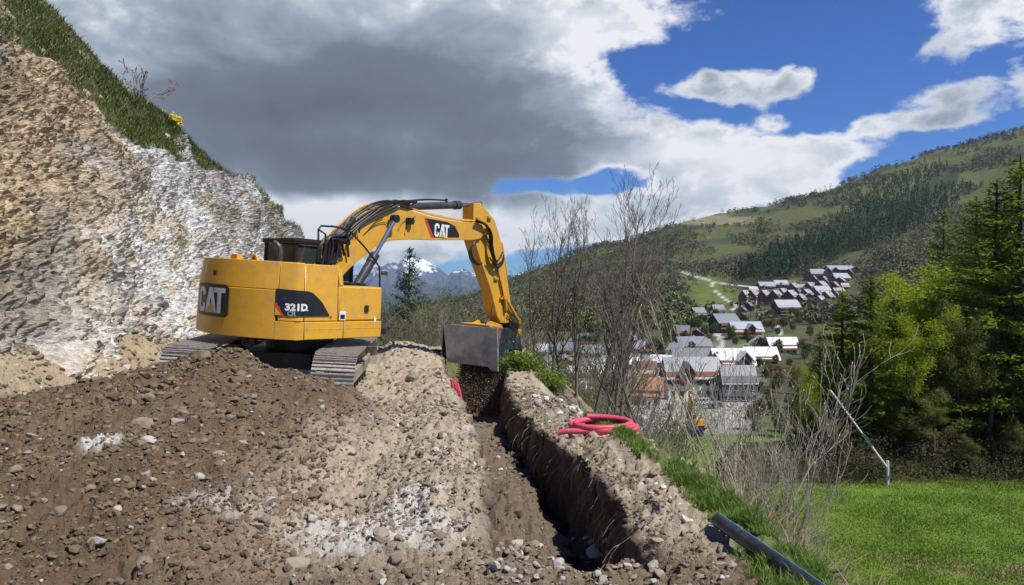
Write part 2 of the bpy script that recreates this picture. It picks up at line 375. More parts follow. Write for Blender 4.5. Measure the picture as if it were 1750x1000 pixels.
def ground_zone(x, y, z):
    """albedo of the ground (dry earth, pale subsoil, lime dust, grass)"""
    n1 = fbm(x * .9, y * .9, 4, 71)[:, None]; n2 = fbm(x * 5, y * 5, 4, 72)[:, None]; n3 = fbm(x * 22, y * 22, 3, 73)[:, None]
    brown = np.array([.138, .098, .060]); pale = np.array([.39, .325, .235]); white = np.array([.60, .585, .54]); wet = np.array([.105, .076, .052])
    tan = np.array([.36, .285, .185]); green = np.array([.12, .20, .028]); soilw = np.array([.15, .105, .065]); dry = np.array([.25, .21, .13])
    xl = lipL(y)[:, None]; xr = lipR(y)[:, None]; X = x[:, None]; Y = y[:, None]; Z = z[:, None]
    c = np.repeat(brown[None], len(x), 0)
    # pale berms right of the heap
    hb = sstep(-2.3, -1.2, X + .075 * (Y - 9) * (Y > 9) + .35 * n1 + .12 * (9 - Y) * (Y < 9) * 0.6)
    bench = np.maximum(hb * sstep(3.6, 5.6, Y + .5 * n1), sstep(9.9, 10.7, Y + .15 * n1))
    c = c * (1 - bench) + pale * bench
    c = c * (1 - .55 * sstep(.05, .5, n1) * (1 - bench)) + (brown * 1.45) * .55 * sstep(.05, .5, n1) * (1 - bench)
    # lime dust patches
    for (cx, cy, rx, ry, a) in ((-.95, 5.15, .66, .42, .80), (-.75, 5.75, .28, .3, .8), (-3.45, 6.15, .17, .22, 1.0), (-2.1, 5.35, .35, .25, .55), (-.45, 9.0, .2, .5, .6)):
        d = ((X - cx) / rx) ** 2 + ((Y - cy) / ry) ** 2
        m = a * sstep(1.35, .05, d + 1.0 * n2 + .45 * n3); c = c * (1 - m) + white * m
    tal = sstep(-6.0, -7.0, X + .3 * n1); c = c * (1 - tal) + tan * tal
    tin = sstep(xl - .04, xl + .06, X) * sstep(xr + .04, xr - .02, X) * sstep(4.4, 5.2, Y) * (Y < 25)
    fillc = np.array([.165, .128, .09])
    c = c * (1 - tin) + fillc * tin
    wall = tin * sstep(.78, .93, (X - xl) / (xr - xl)); c = c * (1 - wall) + soilw * wall
    strip = sstep(.42, .30, np.abs(X - (np.interp(y, [3, 4.4, 5.3, 6.5, 8.6, 9.4], [1.66, 1.72, 1.66, 1.52, 1.12, .9])[:, None]) - .05 * n2 * 2) / 1.0 / np.interp(y, [3, 4.4, 6, 8.6, 9.5], [.50, .48, .38, .28, .15])[:, None]) * sstep(9.3, 8.4, Y)
    c = c * (1 - strip) + np.array([.14, .15, .06]) * strip
    xe = edgeR(y)[:, None]; sl = sstep(xe + .15, xe + .6, X + .2 * n2); c = c * (1 - sl) + (dry * (1 + .3 * n2)) * sl
    md = sstep(-8.8, -9.75, Z) * (X > 5); c = c * (1 - md) + green * md
    bare = md * sstep(.35, .75, fbm(x * .35, y * .9, 3, 77)[:, None] + .9 * np.exp(-((X - 18) / 5) ** 2 - ((Y - 25.5) / 1.3) ** 2)); c = c * (1 - bare) + np.array([.25, .20, .11]) * bare
    fr = (X > 5) * sstep(35.9, 36.6, Y + .5 * n1); c = c * (1 - fr) + (np.array([.050, .046, .022]) * (1 + .6 * n2)) * fr  # forest bank: litter brown painted darker for the shade under the trees
    far = (X <= edgeR(y)[:, None]) * sstep(22, 26, Y); c = c * (1 - far) + np.array([.12, .15, .05]) * far
    c = c * (1 + .22 * n2 + .22 * n3)
    return np.clip(c, .01, .9)
def build_ground():
    ys = np.concatenate([np.linspace(-8, 2.4, 26)[:-1], 2.4 * (130 / 2.4) ** (np.linspace(0, 1, 760) ** 1.0)])
    a = np.concatenate([np.linspace(-2.2, -.78, 60)[:-1], np.linspace(-.78, .80, 980), np.linspace(.80, 2.6, 60)[1:]])
    ww = np.maximum(ys, 2.0) + .6
    X = a[None, :] * ww[:, None]; Yg = np.repeat(ys[:, None], len(a), 1)
    x = X.ravel(); y = Yg.ravel()
    z = ground_h(x, y); c = ground_zone(x, y, z)
    # ragged trench walls and cliffy edges: push steep parts sideways
    zz = z.reshape(X.shape); gx = np.abs(np.gradient(zz, axis=1) / np.maximum(np.gradient(X, axis=1), 1e-4)).ravel(); st = sstep(1.2, 3.0, gx) * (y < 25)
    lay = np.abs(fbm(y * 2.2, z * 3.0, 4, 401)) ; x = x + st * ((x > (lipL(y) + lipR(y)) / 2) * 2 - 1) * (.0 + .40 * lay + .05 * fbm(y * 12, z * 12, 3, 402) - .07)
    c = c * (1 + (st * .45 * fbm(y * 6, z * 9, 3, 403))[:, None])
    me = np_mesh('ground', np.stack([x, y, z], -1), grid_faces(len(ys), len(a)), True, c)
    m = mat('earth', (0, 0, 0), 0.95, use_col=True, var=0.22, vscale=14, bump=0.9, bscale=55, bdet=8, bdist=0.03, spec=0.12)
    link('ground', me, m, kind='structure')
build_ground()
# ------------------------------------------------------------------ cut rock face on the left
def build_cliff():
    ny, nv = 620, 460
    ys = np.interp(np.linspace(0, 1, ny), [0, .12, .9, 1], [1, 9, 36, 43])
    v = np.linspace(-.04, 1.12, nv)
    bx = np.interp(ys, [1, 11, 20, 30, 36, 43], [-8.6, -7.9, -7.75, -8.0, -8.6, -10.3])
    crest = [(1, -21, 15), (10, -18, 12.5), (16, -16.9, 11.2), (22, -15.9, 9.9)]
    cr = []
    for px, py, Y in ((70, 2, 24), (150, 92, 25), (215, 152, 26), (300, 222, 27.5), (345, 258, 28.3), (390, 302, 29), (440, 342, 30.5), (490, 402, 33), (520, 480, 36)):
        p = P(px, py, Y); cr.append((Y, p.x, p.z))
    cr = np.array(crest + cr + [(43, -11.5, -3)])
    cx = np.interp(ys, cr[:, 0], cr[:, 1]); cz = np.interp(ys, cr[:, 0], cr[:, 2]) + .10 * fbm(ys * 1.5, ys * 0, 3, 81)
    bz = np.full_like(ys, -2.15)
    Vg, Yg = np.meshgrid(v, ys)
    t = np.clip(Vg, 0, 1); prof = t ** 1.06
    X = bx[:, None] * (1 - prof) + cx[:, None] * prof; Z = bz[:, None] * (1 - t ** .93) + cz[:, None] * t ** .93
    over = np.clip(Vg - 1, 0, 1); X = X - over * 40; Z = Z - over * 2.5
    low = np.clip(-Vg, 0, 1); X = X + low * 12; Z = Z - low * 14
    x = X.ravel(); y = Yg.ravel(); z = Z.ravel(); V = Vg.ravel()
    # slabby relief: strata dip towards the valley; broken by joints
    a1 = y * .83 + z * .55; a2 = -y * .55 + z * .83
    qx = 875 + F * x / y; qy = 480 - F * z / y
    white = sstep(-1.9, 1.9, (y - 11.8) - 1.55 * (z + 2) + 2.0 * fbm(y * .35, z * .35, 3, 83))
    grassy = sstep(9, -9, qy - np.interp(qx, [-900, -200, 0, 130, 230, 290, 330, 400], [-600, -100, 48, 168, 236, 268, 262, 290]) + 46 * fbm(y * .9, z * .9, 4, 84)) * sstep(32, 29, y)
    big = fbm(a1 * .28, a2 * .6, 4, 86) * .95
    n1 = fbm(a1 * .8 + 2 * big, a2 * 2.2, 4, 87); slab = (n1 * 5) % 1.0
    n2 = fbm(a1 * 2.2, a2 * 6.5, 4, 88); slab2 = (n2 * 4) % 1.0
    n3 = np.abs(fbm(a1 * 5, a2 * 13, 3, 89)); n4 = fbm(a1 * 11, a2 * 26, 2, 90)
    d = big + .17 * slab + .10 * slab2 + .11 * n3 + .05 * n4 + .25 * np.abs(n1)
    ck = (sstep(.035, .0, np.abs(fbm(a1 * .55 + 7, a2 * 1.5, 4, 402))) * .55 * (1 - grassy))[:, None]; d = d - ck[:, 0] * .25
    d = d * (1 - .75 * grassy) * sstep(-.04, .05, V) ** .5
    d = d * (1 - .6 * sstep(1.0, 1.06, V))
    talus = sstep(.16, .02, V + .05 * fbm(y * .8, z * 0, 3, 96)); x = x + d * .80; z = z + d * .42; x = x + talus * (.5 + .35 * fbm(y * 1.2, z * 2, 4, 97))
    tan = np.array([.54, .42, .27]); grey = np.array([.40, .375, .33]); wh = np.array([.80, .78, .72]); ochre = np.array([.55, .43, .25]); green = np.array([.065, .095, .022])
    g = sstep(-.05, .35, fbm(a1 * .35, a2 * .8, 4, 91))[:, None]; c = tan * (1 - .65 * g) + grey * .65 * g
    w = (white)[:, None]; sp = sstep(-.55, .0, fbm(a1 * 1.1, a2 * 2.4, 4, 92))[:, None]
    c = c * (1 - w * (.35 + .65 * sp)) + wh * w * (.35 + .65 * sp)
    oc = (sstep(.15, .45, fbm(y * .5, z * .8, 4, 93)) * .55)[:, None]; c = c * (1 - oc) + ochre * oc
    dk = (np.maximum(sstep(.62, .98, slab2) * .40, sstep(.80, .99, slab) * .55 * (1 - .4 * white)))[:, None]; c = c * (1 - dk) + np.array([.15, .12, .09]) * dk
    c = c * (1 + .28 * fbm(a1 * 4, a2 * 10, 3, 94)[:, None]) * (1 + .42 * fbm(a1 * .30, a2 * 1.7, 4, 401)[:, None])
    c = c * (1 - ck) + np.array([.11, .085, .06]) * ck
    gg = (grassy * sstep(-.55, -.15, fbm(y * 1.8, z * 1.8, 3, 95)))[:, None]; c = c * (1 - gg) + green * gg
    p = np.stack([x, y, z], -1)
    me = np_mesh('rock_face', p, grid_faces(ny, nv), False, np.clip(c, .01, .8))
    m = mat('broken_rock', (0, 0, 0), 0.9, use_col=True, var=0.25, vscale=9, bump=1.0, bscale=9, bdet=9, bdist=0.12, bstretch=(1, 1.0, 2.6), spec=0.15)
    o = link('rock_face', me, m, kind='structure')
    return p.reshape(ny, nv, 3), gg.reshape(ny, nv), Vg
CL, CLG, CLV = build_cliff()
# ------------------------------------------------------------------ valley, hillside, snow mountains
HU = np.array([-900, 300, 640, 800, 900, 1000, 1100, 1200, 1300, 1400, 1500, 1600, 1750, 2400, 3200.])
def rr(*v): return list(v)
HROWS = [
    (108, [842] * 15), (200, [683] * 15), (300, [616] * 15),
    (450, rr(582, 582, 582, 580, 576, 574, 572, 568, 562, 560, 550, 540, 520, 480, 470)),
    (650, rr(572, 572, 572, 556, 545, 540, 540, 535, 535, 530, 515, 500, 470, 400, 380)),
    (800, rr(566, 566, 566, 545, 528, 515, 510, 506, 514, 508, 490, 470, 430, 330, 300)),
    (950, rr(561, 561, 561, 538, 515, 495, 488, 485, 484, 486, 460, 440, 395, 270, 240)),
    (1400, rr(555, 555, 555, 525, 490, 458, 444, 434, 425, 402, 380, 350, 310, 130, 100)),
    (2100, rr(549, 549, 548, 514, 474, 432, 402, 374, 352, 326, 290, 262, 218, 20, -40)),
    (2500, rr(555, 555, 555, 520, 480, 436, 410, 390, 368, 345, 310, 284, 242, 60, 0))]
HY = np.array([r[0] for r in HROWS], float); HP = np.array([r[1] for r in HROWS], float)
def hill_grid(nu, nv, u0=-900, u1=3200):
    u = np.linspace(u0, u1, nu)
    cols = np.stack([np.interp(u, HU, HP[i]) for i in range(len(HY))], 0)
    s = np.linspace(0, len(HY) - 1, nv); Ys = np.exp(np.interp(s, np.arange(len(HY)), np.log(HY)))
    # z per row then smooth interpolation in s
    Zr = np.stack([(480 - cols[i]) / F * HY[i] for i in range(len(HY))], 0)
    Z = np.stack([np.interp(Ys, HY, Zr[:, j]) for j in range(nu)], 1)
    X = (u[None, :] - 875) / F * Ys[:, None]; Yg = np.repeat(Ys[:, None], nu, 1)
    far = sstep(500, 1500, Yg)
    Z = Z + far * (11 * fbm(X / 170, Yg / 260, 4, 101) + 26 * (fbm(X / 420, Yg / 600, 3, 102))) * sstep(2500, 1700, Yg) + 1.6 * fbm(X / 26, Yg / 26, 3, 103) * sstep(250, 500, Yg)
    Z = Z + 6.0 * fbm(X / 60, Yg / 2000, 4, 109) * sstep(1700, 2000, Yg) * far
    return u, Ys, X, Yg, Z
_hu, _hy, _hx, _hyy, _hz = hill_grid(700, 420)
_PX = 875 + F * _hx / _hyy; _PY = 480 - F * _hz / _hyy
def on_hill(px, py, lo=108):
    """place on the hillside seen at that photograph point (nearest hit)"""
    j = int(np.clip(np.searchsorted(_hu, px), 0, len(_hu) - 1)); col = _PY[:, j]
    k0 = int(np.searchsorted(_hy, lo)); idx = np.where(col[k0:] <= py)[0]
    k = k0 + (idx[0] if len(idx) else len(col) - k0 - 1)
    if k > k0:
        t = (col[k - 1] - py) / max(1e-6, col[k - 1] - col[k]); t = min(1, max(0, t))
        Y = _hy[k - 1] + (_hy[k] - _hy[k - 1]) * t; Z = _hz[k - 1, j] + (_hz[k, j] - _hz[k - 1, j]) * t
    else: Y = _hy[k]; Z = _hz[k, j]
    return Vector(((px - 875) / F * Y, Y, Z))
def poly_dist(px, py, pts):
    d = np.full(px.shape, 1e9)
    for (a, b) in zip(pts[:-1], pts[1:]):
        ax, ay = a; bx, by = b; L2 = (bx - ax) ** 2 + (by - ay) ** 2
        t = np.clip(((px - ax) * (bx - ax) + (py - ay) * (by - ay)) / L2, 0, 1)
        d = np.minimum(d, np.hypot(px - ax - t * (bx - ax), py - ay - t * (by - ay)))
    return d
def build_hill():
    x, y, z = _hx.ravel(), _hyy.ravel(), _hz.ravel(); px, py = _PX.ravel(), _PY.ravel()
    n1 = fbm(x / 90, y / 130, 5, 104); n2 = fbm(x / 22, y / 30, 4, 105)
    scrub = np.array([.078, .074, .040]); meadow = np.array([.092, .112, .038]); dark = np.array([.045, .058, .030]); tan = np.array([.30, .24, .15]); grey = np.array([.34, .33, .31])
    g = sstep(-.12, .22, n1 + .5 * n2)[:, None]; c = scrub * (1 - g) + meadow * g * .8 + scrub * g * .2
    up = sstep(1150, 1700, y)[:, None]; g2 = sstep(-.22, .10, fbm(x / 160, y / 90, 4, 106))[:, None]
    c = c * (1 - up) + (meadow * np.array([1.0, .95, .9]) * g2 + dark * (1 - g2)) * up
    for (cx, cy, rx, ry, col, a) in ((1200, 376, 90, 9, tan, .75), (1195, 500, 60, 28, np.array([.105, .145, .035]), .9), (1170, 545, 40, 20, np.array([.10, .14, .03]), .6), (1330, 590, 40, 20, np.array([.12, .20, .03]), .7), (1355, 492, 16, 14, tan, .9), (1290, 596, 30, 12, np.array([.12, .20, .03]), .8), (1520, 312, 180, 20, meadow * 1.15, .6)):
        m = (a * sstep(1.2, .6, ((px - cx) / rx) ** 2 + ((py - cy) / ry) ** 2 + .6 * n2))[:, None]; c = c * (1 - m) + col * m
    vil = (sstep(420, 260, y + 60 * n2) * sstep(120, 160, y) * sstep(820, 860, px) * sstep(1320, 1250, px + 25 * n2))[:, None]; vc = np.array([.30, .29, .27]) * (1 + .25 * n2[:, None])
    c = c * (1 - vil) + vc * vil
    nearv = ((y < 152) * (px > 1090))[:, None]; c = np.where(nearv, np.array([.11, .17, .035]), c)
    wd_ = sstep(-3, 3, 30 - poly_dist(px, py, [(1290, 465), (1400, 430), (1480, 390), (1560, 345), (1620, 300)]) * np.interp(px, [1250, 1620], [.75, 1.7]))[:, None] * (.75 + .25 * n2[:, None]); c = c * (1 - wd_) + np.array([.022, .036, .014]) * wd_
    roads = [([(1165, 465), (1215, 480), (1222, 497), (1240, 512), (1262, 524), (1250, 530)], 1.3), ([(1215, 482), (1245, 486), (1300, 492)], .8), ([(1225, 570), (1235, 582), (1232, 600), (1240, 612)], 4.0), ([(1330, 558), (1338, 575), (1335, 590)], 2.0)]
    for pts, wd in roads:
        m = sstep(wd + .8, wd - .3, poly_dist(px, py, pts))[:, None]; c = c * (1 - m) + np.array([.46, .44, .39]) * m
    me = np_mesh('hillside', np.stack([x, y, z], -1), grid_faces(len(_hy), len(_hu)), True, np.clip(c, .01, .8))
    link('hillside', me, mat('hillside_ground', (0, 0, 0), 0.95, use_col=True, var=0.3, vscale=.05, spec=0.1), kind='structure')
build_hill()
def build_mountains():
    ridge = [(-600, 520), (300, 505), (480, 488), (560, 478), (610, 470), (650, 455), (685, 445), (704, 437), (713, 447), (722, 441), (745, 456), (765, 468), (790, 458), (806, 466), (827, 464), (845, 478), (880, 468), (902, 462), (925, 470), (965, 480), (1150, 492), (1600, 500)]
    ra = np.array(ridge, float); nu, nv = 620, 200
    u = np.concatenate([np.linspace(-600, 480, 60)[:-1], np.linspace(480, 1000, 500), np.linspace(1000, 1600, 62)[1:]])
    nu = len(u); rp = np.interp(u, ra[:, 0], ra[:, 1]); s = np.linspace(0, 1, nv)
    Yr = 9000 + 900 * fbm(u / 60, u * 0, 3, 111); Y0 = 4500
    X = []; Yv = Y0 + (Yr - Y0)[None, :] * s[:, None]
    zt = (480 - rp) / F * Yr; z0 = (480 - 562) / F * Y0
    Z = z0 + (zt - z0)[None, :] * (s[:, None] ** 1.5)
    Xv = (u[None, :] - 875) / F * Yv
    rid = 1 - np.abs(fbm(Xv / 420, Yv / 900, 5, 112)) * 2.2
    spur = 1 - np.abs(fbm(Xv / 800 + Yv / 2600, Yv / 3800, 3, 118)) * 2
    Z = Z + (rid * 85 + spur * 90 - 120) * np.sin(np.pi * s[:, None] ** .8) * sstep(0, .3, s[:, None]) + 26 * fbm(Xv / 110, Yv / 300, 4, 113) * sstep(.1, .6, s[:, None])
    last = Z[-1] - 250; Xv = np.vstack([Xv, (u - 875) / F * (Yr + 900)]); Yv = np.vstack([Yv, Yr + 900]); Z = np.vstack([Z, last])
    x, y, z = Xv.ravel(), Yv.ravel(), Z.ravel()
    n = fbm(x / 160, y / 260, 5, 114); n2 = fbm(x / 45 + z / 60, y / 200, 4, 115)
    rock = np.array([.075, .10, .145]); forest = np.array([.03, .05, .05]); snow = np.array([.80, .82, .86])  # rock tone is darkened and blued, distance haze painted into its colour
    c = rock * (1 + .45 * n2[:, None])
    f = sstep(40, -180, z + 120 * n)[:, None]; c = c * (1 - f) + forest * f
    pxv = 875 + F * x / y
    line = 130 - 75 * sstep(690, 760, pxv) - 40 * sstep(760, 850, pxv)
    sn = sstep(0, 60, z - line + 150 * n + 150 * n2 - 40)[:, None] * np.where(pxv < 690, .5, 1)[:, None]
    c = c * (1 - sn) + snow * sn
    me = np_mesh('snow_mountains', np.stack([x, y, z], -1), grid_faces(nv + 1, nu), True, np.clip(c, .01, .9))
    link('snow_mountains', me, mat('hazy_mountain_rock', (0, 0, 0), 0.9, use_col=True, spec=0.1), kind='structure')
build_mountains()
# ------------------------------------------------------------------ the excavator
ROLL = R(3.5); PHI = R(33.0)
AX = Vector((-4.08, 14.05, -2.0))
M_ROOT = Matrix.Translation(AX) @ Matrix.Rotation(ROLL, 4, 'Y')
M_UP = Matrix.Rotation(-PHI, 4, 'Z'); M_TR = Matrix.Translation((-.26, 0, 0)) @ Matrix.Rotation(R(5.5), 4, 'Z')
INV_UP = (M_ROOT @ M_UP).inverted()
def tr_x(px, py, X0):
    """point of the machine's upright plane X = X0 seen at that photograph point (upper frame coordinates)"""
    o = INV_UP @ Vector((0, 0, 0)); d = (INV_UP @ P(px, py, 10)) - o; k = (X0 - o.x) / d.x
    return o + d * k
def tr_y(px, py, Y0):
    o = INV_UP @ Vector((0, 0, 0)); d = (INV_UP @ P(px, py, 10)) - o; k = (Y0 - o.y) / d.y
    return o + d * k
def up_proj(p): return proj(M_ROOT @ M_UP @ Vector(p))
def build_excavator():
    root = empty('excavator', label='yellow tracked excavator with black and white logos, standing behind the dirt heap', cat='excavator')
    root.matrix_world = M_ROOT
    def part(mb, name, m, parent=root, T=M_UP, smooth=False, bevel=0.0, **kw):
        mb.V = [tuple(T @ Vector(v)) for v in mb.V]
        return mb.build(name, m, parent, smooth, bevel, **kw)
    # ---- undercarriage
    H, Lh, PW = .86, 1.78, .70
    rad = H / 2 - .03
    def path(s):
        per = 4 * Lh + 2 * math.pi * rad; s %= per
        if s < 2 * Lh: return Vector((0, -Lh + s, H - .03)), 0.0
        s -= 2 * Lh
        if s < math.pi * rad: a = s / rad; return Vector((0, Lh + rad * math.sin(a), rad + rad * math.cos(a))), -a
        s -= math.pi * rad
        if s < 2 * Lh: return Vector((0, Lh - s, .0)), -math.pi
        s -= 2 * Lh; a = s / rad; return Vector((0, -Lh - rad * math.sin(a), rad - rad * math.cos(a))), -math.pi - a
    per = 4 * Lh + 2 * math.pi * rad; ns = 50; pitch = per / ns
    sh = MB(); sh.box(-PW / 2, PW / 2, -pitch / 2 + .006, pitch / 2 - .006, 0, .014)
    rb = MB()
    for yy, hh in ((-pitch * .40, .030), (-pitch * .02, .026), (pitch * .34, .030)): rb.box(-PW / 2, PW / 2, yy - .009, yy + .009, .013, .013 + hh)
    shm = sh.mesh('track_shoe'); n0 = len(shm.polygons)
    both = MB(); both.add(sh.V, sh.F); both.add(rb.V, rb.F); shoe_me = both.mesh('track_shoe')
    shoe_me.materials.append(MT['shoe']); shoe_me.materials.append(MT['shoerib'])
    for p in shoe_me.polygons: p.material_index = 1 if (p.center.z > .0145 and p.normal.z > .5) else 0
    for sx in (-1, 1):
        cx = sx * 1.19
        fr = MB()
        fr.prism([(-1.75, .22), (-1.45, .14), (1.45, .14), (1.75, .22), (1.75, .46), (1.35, .62), (-1.35, .62), (-1.75, .46)], cx - .16, cx + .16, 'x')
        fr.box(cx - .26, cx + .26, -1.2, 1.2, .28, .50)
        fo = part(fr, 'track_frame', MT['frame'], T=M_TR, bevel=.015)
        for k in range(ns):
            c, a = path(k * pitch + .03)
            o = link('track_shoe', shoe_me, parent=fo)
            o.matrix_local = M_TR @ Matrix.Translation((cx, c.y, c.z)) @ Matrix.Rotation(a, 4, 'X')
        for q in (-.11, .11):
            ch = MB()
            for k in range(ns):
                c, a = path(k * pitch + .03); Mx = Matrix.Translation((cx, c.y, c.z)) @ Matrix.Rotation(a, 4, 'X'); ch.box(q - .02, q + .02, -pitch * .55, pitch * .55, -.085, -.012, Mx)
            part(ch, 'track_chain', MT['blackmetal'], fo, T=M_TR)
        for yy, nm, rr_ in ((-Lh, 'sprocket', .30), (Lh, 'idler_wheel', .33)):
            w = MB(); w.cyl((cx - .12, yy, rad), (cx + .12, yy, rad), rr_, n=24); w.cyl((cx - .19, yy, rad), (cx + .19, yy, rad), .17, n=18); w.cyl((cx - .23, yy, rad), (cx + .23, yy, rad), .10, n=12)
            part(w, nm, MT['frame'], fo, T=M_TR, smooth=True)
        for k in range(7):
            w = MB(); yy = -1.35 + k * .45; w.cyl((cx - .2, yy, .13), (cx + .2, yy, .13), .085, n=12)
            part(w, 'track_roller', MT['blackmetal'], fo, T=M_TR, smooth=True)
        for yy in (-.7, .7):
            w = MB(); w.cyl((cx - .2, yy, .72), (cx + .2, yy, .72), .06, n=10); part(w, 'carrier_roller', MT['blackmetal'], fo, T=M_TR, smooth=True)
    b = MB(); b.box(-.62, .62, -.85, .85, .42, .72)
    for sx in (-1, 1):
        for sy in (-1, 1):
            b.prism([(sx * .45, sy * .35), (sx * 1.08, sy * .95), (sx * 1.08, sy * .55), (sx * .45, -sy * .05)], .40, .62, 'z')
    part(b, 'car_body', MT['blackmetal'], T=M_TR, bevel=.02)
    b = MB(); b.cyl((0, 0, .70), (0, 0, .98), .62, n=36); part(b, 'swing_bearing', MT['blackmetal'], smooth=True)
    # ---- house outline: round tail, flat right side
    Rt, Wd, SF = 1.84, 1.36, .74
    a0 = math.asin(Wd / Rt)
    out = []                                                  # from left front round the tail to right front
    out.append((-Wd, .3)); 
    for i in range(33): a = -a0 + 2 * a0 * i / 32; out.append((Rt * math.sin(a), -Rt * math.cos(a)))
    # soften both tail corners
    sm = []
    P2 = [Vector(p) for p in out] + [Vector((Wd, SF))]
    for i, p in enumerate(P2):
        if i in (1, 33):
            q, r_ = P2[i - 1], P2[i + 1]; A = p + (q - p).normalized() * min(.22, (q - p).length * .9); B = p + (r_ - p).normalized() * min(.22, (r_ - p).length * .9)
            for k in range(5): t = k / 4; sm.append((1 - t) ** 2 * A + 2 * t * (1 - t) * p + t * t * B)
        elif i in (2, 32) : continue
        else: sm.append(p)
    OUT = sm; cum = [0]
    for i in range(1, len(OUT)): cum.append(cum[-1] + (OUT[i] - OUT[i - 1]).length)
    TL = cum[-1]
    def foot(t, off=0.0):
        t = max(0, min(TL, t)); i = max(1, next((k for k in range(1, len(cum)) if cum[k] >= t), len(cum) - 1))
        k = (t - cum[i - 1]) / (cum[i] - cum[i - 1]); p = OUT[i - 1].lerp(OUT[i], k)
        def nrm(j):
            j = max(1, min(len(OUT) - 1, j)); d = (OUT[j] - OUT[j - 1]).normalized(); return Vector((d.y, -d.x))
        n_ = (nrm(i) * (.5 + .5 * (1 - abs(2 * k - 1))) + (nrm(i + 1) if k > .5 else nrm(i - 1)) * (.5 - .5 * (1 - abs(2 * k - 1)))).normalized()
        return Vector((p.x + n_.x * off, p.y + n_.y * off))
    T_TAIL = TL / 2
    def t_of(px, z, tmin=None):
        """arc length on the outline seen at px"""
        best = None; lo = TL * .30 if tmin is None else tmin
        for k in range(400):
            t = lo + (TL - lo) * k / 399; f = foot(t); q = up_proj((f.x, f.y, z))[0]
            if best is None or abs(q - px) < best[0]: best = (abs(q - px), t)
        return best[1]
    def tz_of(px, py, tmin=None):
        z = 1.6
        for _ in range(4):
            t = t_of(px, z, tmin); f = foot(t); q0 = up_proj((f.x, f.y, 1.0))[1]; q1 = up_proj((f.x, f.y, 2.0))[1]; z = 1 + (py - q0) / (q1 - q0)
        return t, z
    def shell(t0, t1, z0, z1, name, m, thick=.10, off=0.0, taper=0.0, bevel=.018, parent=root, step=.08, **kw):
        n = max(2, int((t1 - t0) / step)); V = []; Fc = []
        for i in range(n + 1):
            t = t0 + (t1 - t0) * i / n; f = foot(t, off); g = foot(t, off - thick); f2 = foot(t, off - taper)
            V += [(f.x, f.y, z0), (f2.x, f2.y, z1), (g.x, g.y, z1), (g.x, g.y, z0)]
        for i in range(n):
            a = i * 4; c = a + 4
            for k in range(4): Fc.append((a + k, a + (k + 1) % 4, c + (k + 1) % 4, c + k))
        Fc += [(3, 2, 1, 0), (n * 4, n * 4 + 1, n * 4 + 2, n * 4 + 3)]
        mb = MB(); mb.add(V, Fc); return part(mb, name, m, parent, smooth=True, bevel=bevel, **kw)
    Z0, Z1, Z2, Z3 = 1.04, 1.345, 1.86, 2.33
    tA, _ = tz_of(473, 500); tB, _ = tz_of(522, 520); tC, _ = tz_of(581, 500); tD = TL; tE, _ = tz_of(587, 570); tA2, _ = tz_of(477, 465)
    g = .006
    cw = shell(.25, tA - g, Z0, Z2 - .004, 'counterweight', MT['yellow'], .55, taper=.012)
    cwf = shell(tA - g + .001, tB - g, Z0, Z1 - .004, 'counterweight_foot', MT['yellow'], .5)
    hood = shell(.25, tA2 - g, Z2 + .004, Z3, 'rear_hood', MT['yellow'], .6, off=-.02, taper=.06, bevel=.03)
    d1 = shell(tA2 + g, tB - g, Z1 + .004, Z3, 'engine_door', MT['yellow'], .05, off=-.015, taper=.05, bevel=.015)
    d2 = shell(tB + g, tC - g, Z1 + .004, Z3 - .01, 'side_door', MT['yellow'], .05, off=-.015, taper=.05, bevel=.015)
    pillar = shell(tC + g, tC + .10, 1.98, Z3 - .06, 'hood_post', MT['yellow'], .05, off=-.02, taper=.05, bevel=.01)
    box = shell(tC + g, tD, Z1 + .004, 1.97, 'tool_box', MT['yellow'], .62, off=-.01, taper=.02, bevel=.03)
    k1 = shell(tB + g, tE - g, Z0, Z1 - .004, 'side_skirt', MT['yellow'], .08, bevel=.012); shell(tE + g, tD, Z0, Z1 - .004, 'side_skirt', MT['yellow'], .62, bevel=.012)
    for a, c_ in ((tB + .01, tE - .01), (tE + .01, tD - .01)): shell(a, c_, 1.205, 1.225, 'skirt_groove', MT['yellow2'], .02, off=.003, bevel=.004, parent=k1)
    # roof of the house, floor, dark interior
    poly = [foot(.25 + (TL - .25) * i / 60, -.10) for i in range(61)]
    def cap(z0, z1, name, m, tmax=TL, inset=-.10, extra=()):
        pts = [foot(.05 + (tmax - .05) * i / 50, inset) for i in range(51)]
        mb = MB(); mb.prism([(p.x, p.y) for p in pts] + list(extra), z0, z1, 'z'); return part(mb, name, m, bevel=.02)
    cap(Z3 - .12, Z3 - .012, 'engine_hood', MT['yellow'], tmax=tC, inset=-.13, extra=((-.2, foot(tC).y), (-Wd + .15, .2)))
    cap(Z0 + .03, Z0 + .16, 'swing_frame', MT['blackmetal'], tmax=TL, inset=-.12, extra=((Wd - .1, 1.0), (.45, 1.35), (-.40, 1.35), (-Wd + .1, 1.5)))
    mb = MB(); mb.box(-Wd + .2, Wd - .15, -1.2, foot(tC).y - .05, Z0 + .16, Z3 - .13); part(mb, 'engine_bay', MT['blackmetal'])
    # handle slots, small badge, lifting eyes, filler cap
    for (px, py, w_, h_, m, nm) in ((627, 528, .10, .13, MT['decal'], 'grab_slot'), (641, 546, .05, .09, MT['white'], 'sticker'), (585.5, 538, .15, .19, MT['white'], 'sticker'), (367, 466, .09, .09, MT['decal'], 'badge')):
        t, z = tz_of(px, py); shell(t - w_ / 2, t + w_ / 2, z - h_ / 2, z + h_ / 2, nm, m, .01, off=.004, bevel=0, parent=box if px > 580 else hood, step=.03)
